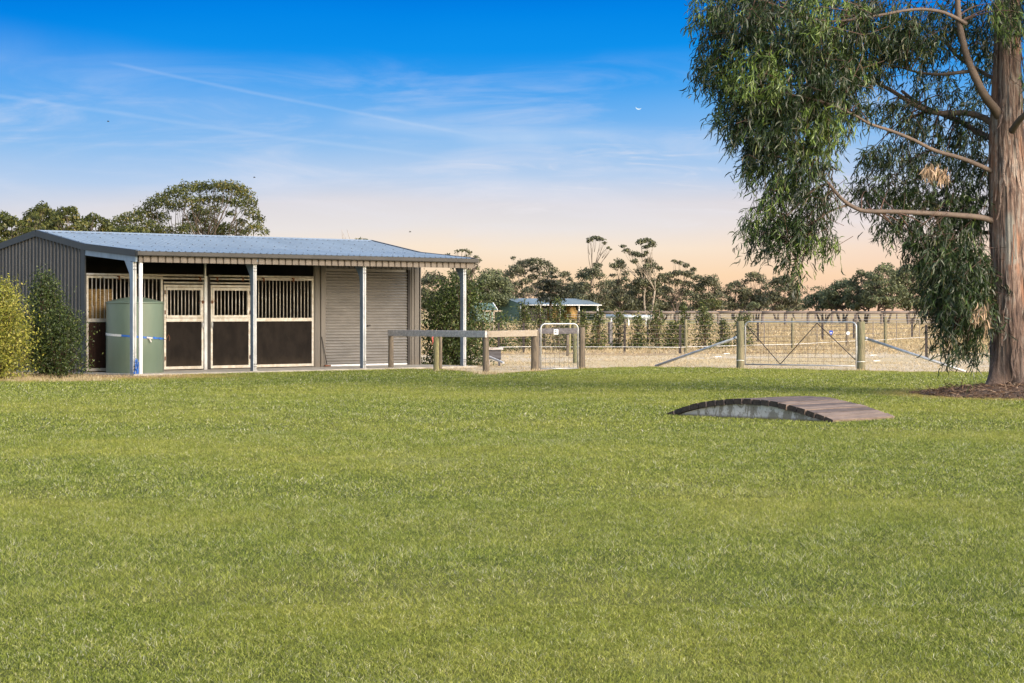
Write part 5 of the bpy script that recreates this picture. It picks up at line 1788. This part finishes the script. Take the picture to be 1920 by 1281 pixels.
# trunk: (y pix, centre x, radius px)
TR = [(745, 1906, 62), (735, 1905, 54), (715, 1904, 46), (690, 1903, 43.5), (650, 1902, 41), (600, 1901, 40), (540, 1899, 38.5), (480, 1897, 36.5), (420, 1894, 36), (340, 1891, 34.5), (260, 1888, 31), (200, 1889, 27.5), (140, 1889, 25.5), (60, 1889, 23.5), (0, 1889, 22), (-90, 1887, 20), (-220, 1884, 17), (-400, 1880, 12), (-560, 1878, 6)]
zs = np.array([pz(a[0], EY) for a in TR][::1]); zs[0] = -0.12; zs[1] = 0.05
cxs = np.array([px(a[1], EY) for a in TR]); rs = np.array([a[2] * s1 for a in TR])
NZ, NA = 260, 120
zz = np.linspace(-0.12, zs[-1], NZ)
cc = np.interp(zz, zs, cxs); rr = np.interp(zz, zs, rs)
th = np.linspace(0, 2 * np.pi, NA, endpoint=False)
ph = rng.uniform(0, 6.28, 12)
Zg, Tg = np.meshgrid(zz, th, indexing='ij')
tw = Tg + 0.06 * Zg + 0.05 * np.sin(Zg * 1.3)
rough = 0.045 * np.sin(2 * tw + .9 * Zg) * np.sin(Zg * 1.9 + 1) + 0.04 * np.sin(3 * tw + ph[0]) + 0.03 * np.sin(5 * tw + ph[1] + .4 * np.sin(Zg)) \
    + 0.018 * np.abs(np.sin(9 * tw + ph[2] + .8 * np.sin(Zg * .9))) + 0.022 * (np.abs(np.sin(17 * tw + ph[3] + 1.1 * np.sin(Zg * 1.7 + tw * 2))) - .5) + 0.014 * np.sin(31 * tw + 2.3 * np.sin(Zg * 1.1))
fl = np.clip(1 - Zg / 0.9, 0, 1) ** 2
rough = rough + fl * (0.26 * np.cos(5 * Tg + .7) + 0.15 * np.cos(3 * Tg + 2.1) + .12)
Rg = rr[:, None] * (1 + rough)
V = np.stack([cc[:, None] + Rg * np.cos(Tg), EY + Rg * np.sin(Tg), Zg], 2).reshape(-1, 3)
i0 = (np.arange(NZ - 1)[:, None] * NA + np.arange(NA)[None, :])
i1 = (np.arange(NZ - 1)[:, None] * NA + (np.arange(NA)[None, :] + 1) % NA)
Fq = np.stack([i0, i1, i1 + NA, i0 + NA], 2).reshape(-1, 4)
# shed patch: smooth grey area on the camera side
tcen = -math.pi / 2 - 0.25
dT = np.abs((Tg - tcen + np.pi) % (2 * np.pi) - np.pi)
z_lo, z_hi = pz(500, EY), pz(395, EY)
patch = np.clip(1 - dT / (0.30 + 0.05 * np.sin(Zg * 3)), 0, 1) * np.clip((Zg - z_lo) / .12, 0, 1) * np.clip((z_hi - Zg) / .35, 0, 1)
patch = np.clip(patch * 3, 0, 0.85)
npmesh('trunk', V, Fq, 'gum_bark', {'rnd': patch.ravel()}, big, tuple(BO), smooth=True)
# peeling bark strips
mbv, mbf, mbr = [], [], []
off = 0
for k in range(420):
    z0_ = rng.uniform(0.2, zs[-4]) if k < 270 else rng.uniform(0.15, 1.5)
    L = rng.uniform(0.35, 1.3) * (0.6 if z0_ < 1.6 else 1)
    a = rng.uniform(0, 2 * np.pi)
    wd = rng.uniform(0.008, 0.036)
    lift = rng.uniform(0.01, 0.05) if rng.uniform() < .72 else rng.uniform(.08, .26)
    m_ = 8
    pts = []
    for i in range(m_):
        q = i / (m_ - 1)
        z = z0_ + L * (1 - q)
        a_ = a + 0.1 * math.sin(q * 3 + k) * q
        rad = float(np.interp(z, zz, rr)) * 1.04 + 0.006 + lift * q ** 2
        c_ = float(np.interp(z, zz, cc))
        wq = wd * (1 - .6 * q)
        for sgn in (-1, 1):
            aa = a_ + sgn * wq / rad
            pts.append((c_ + rad * math.cos(aa), EY + rad * math.sin(aa), z + (0.02 * math.sin(k + q * 5))))
    mbv += pts
    for i in range(m_ - 1):
        b = off + 2 * i
        mbf.append((b, b + 1, b + 3, b + 2))
    off += 2 * m_
npmesh('bark_strips', np.array(mbv), np.array(mbf), 'gum_bark', {'rnd': np.zeros(len(mbv))}, big, tuple(BO), smooth=True)

LIMBS = [
    ([(1880, 232, 0), (1868, 208, -.2), (1850, 185, -.5), (1832, 152, -.7), (1815, 112, -.8), (1804, 72, -.9), (1797, 30, -1.0), (1794, -30, -1.1), (1785, -110, -1.2), (1760, -200, -1.3)], 10, 4),
    ([(1868, 240, 0), (1846, 222, .2), (1810, 212, .4), (1770, 213, .5), (1735, 207, .6), (1700, 188, .7), (1668, 168, .8), (1638, 153, .9), (1600, 130, 1.1), (1550, 100, 1.2), (1480, 80, 1.3)], 7.2, 2.2),
    ([(1866, 262, 0.1), (1838, 250, .5), (1800, 228, .9), (1762, 213, 1.3), (1725, 196, 1.6), (1690, 170, 1.8)], 7, 3),
    ([(1866, 325, 0), (1840, 312, -.2), (1800, 296, -.4), (1752, 282, -.6), (1712, 262, -.8), (1670, 245, -1.0), (1630, 232, -1.2), (1600, 215, -1.4), (1540, 190, -1.6), (1470, 175, -1.8)], 5, 1.6),
    ([(1868, 418, 0), (1845, 409, -.2), (1800, 404, -.4), (1740, 400, -.6), (1680, 397, -.8), (1624, 396, -.9), (1598, 387, -1.0), (1577, 372, -1.1), (1560, 352, -1.15), (1540, 332, -1.2), (1515, 318, -1.3), (1480, 300, -1.4), (1440, 290, -1.5)], 6.2, 1.8),
    ([(1822, 133, -.75), (1790, 137, -.6), (1760, 140, -.4), (1722, 136, -.1), (1690, 127, .1), (1650, 118, .3)], 4, 1.4),
    ([(1870, 150, .2), (1840, 135, .6), (1800, 110, 1.0), (1760, 70, 1.3), (1700, 40, 1.6), (1620, 20, 1.8)], 4.5, 1.8),
    ([(1812, 45, -1.0), (1785, 30, -1.1), (1755, 20, -1.2), (1710, 18, -1.3), (1640, 30, -1.5), (1560, 40, -1.6), (1480, 30, -1.7), (1400, 40, -1.8)], 4, 1.4),
    ([(1868, 440, 0.2), (1848, 436, .6), (1820, 442, .9), (1800, 432, 1.1), (1775, 420, 1.2)], 4.5, 2),
    ([(1872, 560, 0.0), (1850, 545, -.4), (1825, 552, -.8), (1805, 575, -1.0)], 4, 1.6),
    ([(1898, 245, -.6), (1912, 225, -1.0), (1930, 205, -1.3), (1960, 150, -1.6), (1990, 80, -1.8)], 7, 3.5),
    ([(1550, 345, -1.15), (1520, 360, -1.2), (1495, 385, -1.3), (1470, 410, -1.35), (1450, 440, -1.4)], 2.6, 1),
    ([(1590, 384, -1.0), (1560, 395, -1.1), (1535, 410, -1.2), (1520, 440, -1.2)], 2.4, .9),
]
rngb = np.random.default_rng(5)
limb_pts = []
def catmull(ps, m_=4):
    out = []
    n_ = len(ps)
    for i in range(n_ - 1):
        p0, p1, p2, p3 = ps[max(i - 1, 0)], ps[i], ps[i + 1], ps[min(i + 2, n_ - 1)]
        for q in range(m_):
            t = q / m_
            out.append(0.5 * ((2 * p1) + (p2 - p0) * t + (2 * p0 - 5 * p1 + 4 * p2 - p3) * t * t + (3 * p1 - p0 - 3 * p2 + p3) * t ** 3))
    out.append(ps[-1])
    return out
for pts, r0, r1 in LIMBS:
    ps = [P(x, y, EY + d) for x, y, d in pts]
    ps = catmull(ps, 4)
    k = len(ps)
    rad = [(r0 + (r1 - r0) * (i / (k - 1)) ** .8) * s1 * (1 + rngb.normal(0, .03)) for i in range(k)]
    mb = MB()
    mb.tube(ps, rad, 9)
    mb.build('limb', 'limb_bark', big, tuple(BO))
    limb_pts += ps[k // 3:]
# foliage blobs: x, y, rx, ry, depth centre, depth spread, weight
BL = [(1345, 20, 34, 40, -1.6, 1.0, 1.1), (1400, 30, 60, 50, -1.4, 1.4, 1.3), (1480, 40, 70, 60, -1.2, 1.8, 1.3), (1570, 40, 70, 60, -.8, 2.0, 1.2), (1660, 40, 70, 50, 0, 2.0, 1.0), (1745, 60, 60, 60, .4, 2.0, .75), (1830, 50, 40, 60, .8, 1.5, .7), (1885, 20, 34, 45, -1.0, .8, .9), (1850, 110, 30, 50, 1.2, 1.0, .6),
      (1345, 110, 32, 55, -1.5, 1.0, 1.0), (1410, 130, 60, 70, -1.4, 1.4, 1.3), (1490, 140, 70, 70, -1.2, 1.8, 1.3), (1570, 140, 60, 60, -.8, 1.8, 1.2), (1640, 110, 50, 50, 0.2, 1.6, .9), (1700, 90, 50, 30, .5, 1.5, .8), (1760, 160, 50, 30, .8, 1.5, .5), (1820, 190, 36, 30, 1.0, 1.4, .5),
      (1375, 215, 26, 50, -1.4, .9, .9), (1425, 230, 50, 60, -1.3, 1.2, 1.3), (1500, 230, 60, 60, -1.2, 1.5, 1.2), (1570, 210, 44, 50, -.9, 1.5, .9), (1425, 300, 30, 40, -1.3, .8, 1.0), (1480, 310, 50, 45, -1.3, 1.1, 1.1), (1535, 290, 40, 45, -1.2, 1.0, .7), (1600, 200, 34, 22, -.8, 1.2, .6),
      (1455, 365, 26, 34, -1.4, .7, .8), (1510, 365, 40, 34, -1.3, .8, .8), (1560, 375, 26, 30, -1.2, .6, .6),
      (1425, 412, 26, 24, -1.4, .6, .9), (1475, 430, 44, 36, -1.3, .8, 1.15), (1530, 430, 34, 40, -1.2, .7, .9), (1560, 460, 20, 24, -1.2, .4, .5), (1425, 455, 22, 24, -1.4, .4, .6), (1480, 480, 22, 22, -1.3, .5, .8), (1500, 510, 14, 26, -1.3, .3, .7),
      (1690, 210, 60, 26, .9, 1.4, .7), (1750, 240, 60, 26, 1.0, 1.4, .8), (1820, 250, 40, 36, 1.0, 1.2, .8), (1680, 290, 60, 24, .6, 1.3, .8), (1640, 300, 30, 20, .6, 1.0, .6), (1760, 310, 50, 30, .8, 1.3, .9), (1825, 320, 34, 40, .9, 1.2, .9),
      (1660, 360, 50, 26, .3, 1.0, 1.0), (1620, 350, 18, 22, .3, .6, .5), (1720, 370, 44, 30, .4, 1.0, 1.0), (1780, 380, 44, 34, .6, 1.0, 1.0), (1830, 390, 30, 40, .6, .9, 1.0),
      (1690, 420, 40, 24, -.4, .8, .8), (1740, 440, 40, 36, -.4, .9, 1.0), (1800, 440, 40, 40, -.2, .9, 1.2), (1735, 475, 22, 30, -.5, .6, .7),
      (1770, 500, 36, 44, -.6, .9, 1.3), (1820, 510, 44, 50, -.6, 1.0, 1.6), (1760, 555, 30, 36, -.7, .7, 1.2), (1810, 570, 46, 44, -.8, .9, 1.6), (1845, 560, 26, 60, -.4, .7, 1.1), (1785, 610, 34, 26, -.9, .5, .7), (1835, 620, 30, 34, -.9, .5, .7), (1800, 650, 36, 16, -1.0, .35, .55), (1815, 672, 18, 14, -1.0, .3, .45), (1775, 660, 12, 16, -1.0, .25, .35), (1712, 480, 8, 16, -.5, .2, .15),
      # above the frame
      (1420, -70, 80, 60, -1.2, 1.8, .45), (1560, -90, 90, 70, -.6, 2.2, .45), (1700, -90, 90, 70, .4, 2.2, .45), (1830, -80, 80, 60, .6, 2.0, .5), (1960, 20, 50, 90, -.6, 1.6, .8), (1960, 150, 40, 60, -.8, 1.2, .6)]
TW0, TWD = [], []
for (x, y, rx, ry, dc, ds, wt) in BL:
    n_ = int(rx * ry * (0.060 if x < 1600 else 0.064) * wt)
    a = rng.uniform(0, 2 * np.pi, n_)
    q = np.sqrt(rng.uniform(0, 1, n_))
    xs_ = x + rx * q * np.cos(a)
    ys_ = y + ry * q * np.sin(a) - 7
    dd = EY + dc + rng.uniform(-1, 1, n_) * ds * np.sqrt(np.maximum(0.08, 1 - q * q))
    TW0.append(np.stack([(xs_ - 960) / F * dd, dd, EYE - (ys_ - HY) * dd / F], 1))
    dirx = -1.0 if x < 1880 else 1.0
    TWD.append(np.stack([np.full(n_, dirx) * rng.uniform(-.3, 1.0, n_), rng.normal(0, .6, n_), rng.uniform(-.9, .35, n_)], 1))
TW0 = np.concatenate(TW0); TWD = unit(np.concatenate(TWD))
nt = len(TW0)
LPT = 11
tl = rng.uniform(.18, .42, nt)
# leaves along each drooping twig
tone = rng.uniform(0, 1, nt)
q = np.tile(np.linspace(0.1, 1.0, LPT), (nt, 1)) + rng.uniform(-.05, .05, (nt, LPT))
grav = np.array([0, 0, -1.0])
base = TW0[:, None, :] + TWD[:, None, :] * (tl[:, None] * q)[:, :, None] + grav * (0.45 * tl[:, None] * q ** 2)[:, :, None]
base = base.reshape(-1, 3)
nl = len(base)
ld = np.repeat(TWD, LPT, 0) * 0.35 + rng.normal(0, .52, (nl, 3)) + np.array([0, 0, -0.95])
ld = unit(ld)
ll = rng.uniform(.10, .23, nl)
lw = rng.uniform(.008, .0130, nl)
sd = unit(np.cross(ld, rng.normal(0, 1, (nl, 3))))
cv = unit(np.cross(ld, sd)) * rng.normal(0, .02, (nl, 1)) + sd * rng.normal(0, .032, (nl, 1))
def ptq(k, wk, bow):
    c_ = base + ld * (ll * k)[:, None] + cv * bow
    return c_ - sd * (lw * wk)[:, None], c_ + sd * (lw * wk)[:, None]
a0_, a1_ = ptq(0.0, .15, 0)
b0_, b1_ = ptq(.33, 1.0, .8)
c0_, c1_ = ptq(.68, .8, .8)
tip = base + ld * ll[:, None]
V = np.stack([a0_, a1_, b0_, b1_, c0_, c1_, tip], 1).reshape(-1, 3)
i_ = 7 * np.arange(nl)[:, None]
F4 = np.concatenate([i_ + np.array([[0, 1, 3, 2]]), i_ + np.array([[2, 3, 5, 4]])])
F3 = i_ + np.array([[4, 5, 6]])
# highlights painted into the leaf colour, in patches on the crown's near side
bright = (np.sin(TW0[:, 0] * 2.3 + 1.2) * np.sin(TW0[:, 2] * 2.9 + .4) > .22) & (TW0[:, 1] < EY - .9) & ((TW0[:, 0] < px(1640, EY)) | (TW0[:, 2] > 3.0))
rv = np.repeat(np.clip(0.15 + .55 * tone, 0, .8), LPT) + rng.normal(0, .1, nl)
rv = np.where(np.repeat(bright, LPT) & (rng.uniform(0, 1, nl) < .6), rng.uniform(.78, .9, nl), rv)
rv = np.where(rng.uniform(0, 1, nl) < .05, rng.uniform(.9, 1.0, nl), rv)
rv = np.clip(rv, 0, 1)
npmesh('foliage', V, [F4, F3], 'gum_leaf', {'rnd': np.repeat(rv, 7)}, big, tuple(BO))
# twigs + branchlets
mb = MB()
sel = rng.choice(nt, 900, replace=False)
for i in sel:
    p = Vector(TW0[i]); d = Vector(TWD[i]) * float(tl[i])
    mb.tube([p - d * 1.2 + Vector((0, 0, .05)), p, p + d * .55 - Vector((0, 0, .05 * tl[i])), p + d - Vector((0, 0, .4 * tl[i]))], [.006, .005, .004, .002], 3, cap=False)
LPa = np.array([tuple(p) for p in limb_pts])
for (x, y, rx, ry, dc, ds, wt) in BL:
    c_ = P(x, y, EY + dc)
    d_ = np.linalg.norm(LPa - np.array(c_), axis=1)
    order = np.argsort(d_)[:6]
    for k in range(3):
        st_ = Vector(LPa[order[rng.integers(0, 6)]])
        e_ = c_ + Vector((rng.uniform(-.7, .7) * rx * s1, rng.uniform(-.6, .6) * ds, rng.uniform(-.6, .6) * ry * s1))
        if (e_ - st_).length > 1.9:
            continue
        mb.tube(bend(st_, e_, 0.08, 5, rng), [.016, .014, .011, .009, .006, .004], 4, cap=False)
mb.build('twigs', 'twig', big, tuple(BO))
# dead leaf tufts
dl = []
for (cx_, cy_, rx_, ry_, n_, dd) in ((1745, 315, 16, 14, 70, -.9), (1768, 322, 12, 14, 45, -.9), (1830, 590, 12, 20, 30, -1.3), (1850, 600, 12, 16, 20, -1.2), (1845, 575, 8, 10, 16, -1.6)):
    for _ in range(n_):
        dl.append(P(cx_ + rng.normal(0, rx_ * .5), cy_ + rng.normal(0, ry_ * .5), EY + dd + rng.normal(0, .1)))
base = np.array([tuple(p) for p in dl]); nl = len(base)
ld = unit(rng.normal(0, .28, (nl, 3)) + np.array([0, 0, -1.0]))
ll = rng.uniform(.14, .26, nl); lw = rng.uniform(.009, .015, nl)
sd = unit(np.cross(ld, rng.normal(0, 1, (nl, 3))))
cv = sd * rng.normal(0, .04, (nl, 1))
a0_, a1_ = ptq(0.0, .15, 0); b0_, b1_ = ptq(.33, 1.0, .8); c0_, c1_ = ptq(.68, .8, .8)
tip = base + ld * ll[:, None]
V = np.stack([a0_, a1_, b0_, b1_, c0_, c1_, tip], 1).reshape(-1, 3)
i_ = 7 * np.arange(nl)[:, None]
npmesh('dead_leaves', V, [np.concatenate([i_ + np.array([[0, 1, 3, 2]]), i_ + np.array([[2, 3, 5, 4]])]), i_ + np.array([[4, 5, 6]])], 'dry_leaf', {'rnd': np.repeat(rng.uniform(0, 1, nl), 7)}, big, tuple(BO))

# bark litter mound
mx, my = 9.2, 40.2
mv = []
NR, NAa = 16, 64
for i in range(NR + 1):
    q = i / NR
    for j in range(NAa):
        a = 2 * math.pi * j / NAa
        w_ = 1 + .08 * math.sin(3 * a + 1) + .05 * math.sin(7 * a)
        z = 0.19 * (1 - q ** 1.6) + (0.02 * math.sin(9 * a + i) * (1 - q)) + 0.012 * math.sin(23 * a + 3 * i) * (1 - q)
        mv.append((mx + 1.75 * q * w_ * math.cos(a), my + 1.9 * q * w_ * math.sin(a), z - (0.01 if i == NR else 0)))
fq = []
for i in range(NR):
    for j in range(NAa):
        j2 = (j + 1) % NAa
        fq.append((i * NAa + j, i * NAa + j2, (i + 1) * NAa + j2, (i + 1) * NAa + j))
mo = npmesh('mulch_mound', np.array(mv), np.array(fq), 'litter', None, None, (0, 0, 0), smooth=True)
tag(mo, kind='structure')
n_ = 5200
a = rng.uniform(0, 2 * np.pi, n_); q = np.sqrt(rng.uniform(0, 1.15, n_))
w_ = 1 + .08 * np.sin(3 * a + 1) + .05 * np.sin(7 * a)
zt_ = 0.19 * (1 - np.minimum(q, 1) ** 1.6)
base = np.stack([mx + 1.75 * q * w_ * np.cos(a), my + 1.9 * q * w_ * np.sin(a), zt_ + rng.uniform(0, .035, n_)], 1)
nl = n_
ld = unit(np.stack([rng.normal(0, 1, n_), rng.normal(0, 1, n_), rng.normal(0, .16, n_)], 1))
ll = rng.uniform(.05, .24, n_); lw = rng.uniform(.003, .011, n_)
sd = unit(np.cross(ld, np.array([0, 0, 1.0]) + rng.normal(0, .4, (n_, 3))))
cv = np.array([0, 0, 1.0]) * rng.uniform(0, .03, (n_, 1))
a0_, a1_ = ptq(0.0, .4, 0); b0_, b1_ = ptq(.33, 1.0, .8); c0_, c1_ = ptq(.68, .8, .8)
tip = base + ld * ll[:, None]
V = np.stack([a0_, a1_, b0_, b1_, c0_, c1_, tip], 1).reshape(-1, 3)
i_ = 7 * np.arange(nl)[:, None]
leafmat('litter_strip', [(0, (.055, .032, .022, 1)), (.5, (.14, .085, .055, 1)), (.85, (.26, .17, .11, 1)), (1, (.42, .32, .23, 1))], .1, .02)
lo_ = npmesh('bark_litter', V, [np.concatenate([i_ + np.array([[0, 1, 3, 2]]), i_ + np.array([[2, 3, 5, 4]])]), i_ + np.array([[4, 5, 6]])], 'litter_strip', {'rnd': np.repeat(rng.uniform(0, 1, nl), 7)})
tag(lo_, 'brown shed bark strips and twigs heaped around the foot of the large eucalypt', 'bark litter', kind='stuff')

# ================================================================== MOON AND BIRDS
MYY = 2600.0
c_ = P(1197.5, 200.0, MYY)
mm = bpy.data.materials.new('moon_light'); mm.use_nodes = True
t = NT(mm.node_tree)
em = t.n('ShaderNodeEmission', inp={0: (0.80, 0.95, 1.0, 1), 1: 0.33})
t.n('ShaderNodeOutputMaterial', inp={0: em.outputs[0]})
MATS['moon_light'] = mm
mb = MB()
Rm = 5.8 * MYY / F
n = 24
for i in range(n + 1):
    a = R(-168 + 148 * i / n)
    x_, z_ = Rm * math.cos(a), Rm * math.sin(a)
    k = math.sin(math.pi * i / n)
    inn = 1 - 0.34 * k
    for yy in (-1.0, 1.0):
        mb.v += [(x_, yy, z_), (x_ * inn, yy, z_ * inn + 0.0)]
for i in range(n):
    b = 4 * i
    mb.face(b, b + 4, b + 5, b + 1); mb.face(b + 2, b + 3, b + 7, b + 6)
    mb.face(b, b + 2, b + 6, b + 4); mb.face(b + 1, b + 5, b + 7, b + 3)
mo = mb.build('moon', 'moon_light')
mo.location = c_
mo.rotation_euler = (0, R(8), 0)
tag(mo, 'thin white crescent moon low in the blue sky left of the eucalypt', 'moon')
for (x, y, lab) in ((203, 228, 'tiny dark bird high in the left of the sky'), (477, 333, 'tiny dark bird above the crown of the spreading tree'), (769, 435, 'tiny dark bird above the right slope of the stable roof')):
    Y = 120.0
    e_ = empty('bird', P(x, y, Y), lab, 'bird', 'small birds in the sky')
    mb = MB()
    mb.tube([(-.07, 0, -.01), (-.03, 0, 0), (.03, 0, .005), (.07, 0, .01)], [.008, .022, .022, .006], 6)
    mb.poly([(-.02, 0, .01), (.03, 0, .01), (.0, -.10, .05), (-.03, -.08, .05)])
    mb.poly([(-.02, 0, .01), (.03, 0, .01), (.0, .10, .05), (-.03, .08, .05)])
    mb.build('body', 'bird', e_)
print('verts', sum(len(o.data.vertices) for o in COL.objects if o.type == 'MESH'))
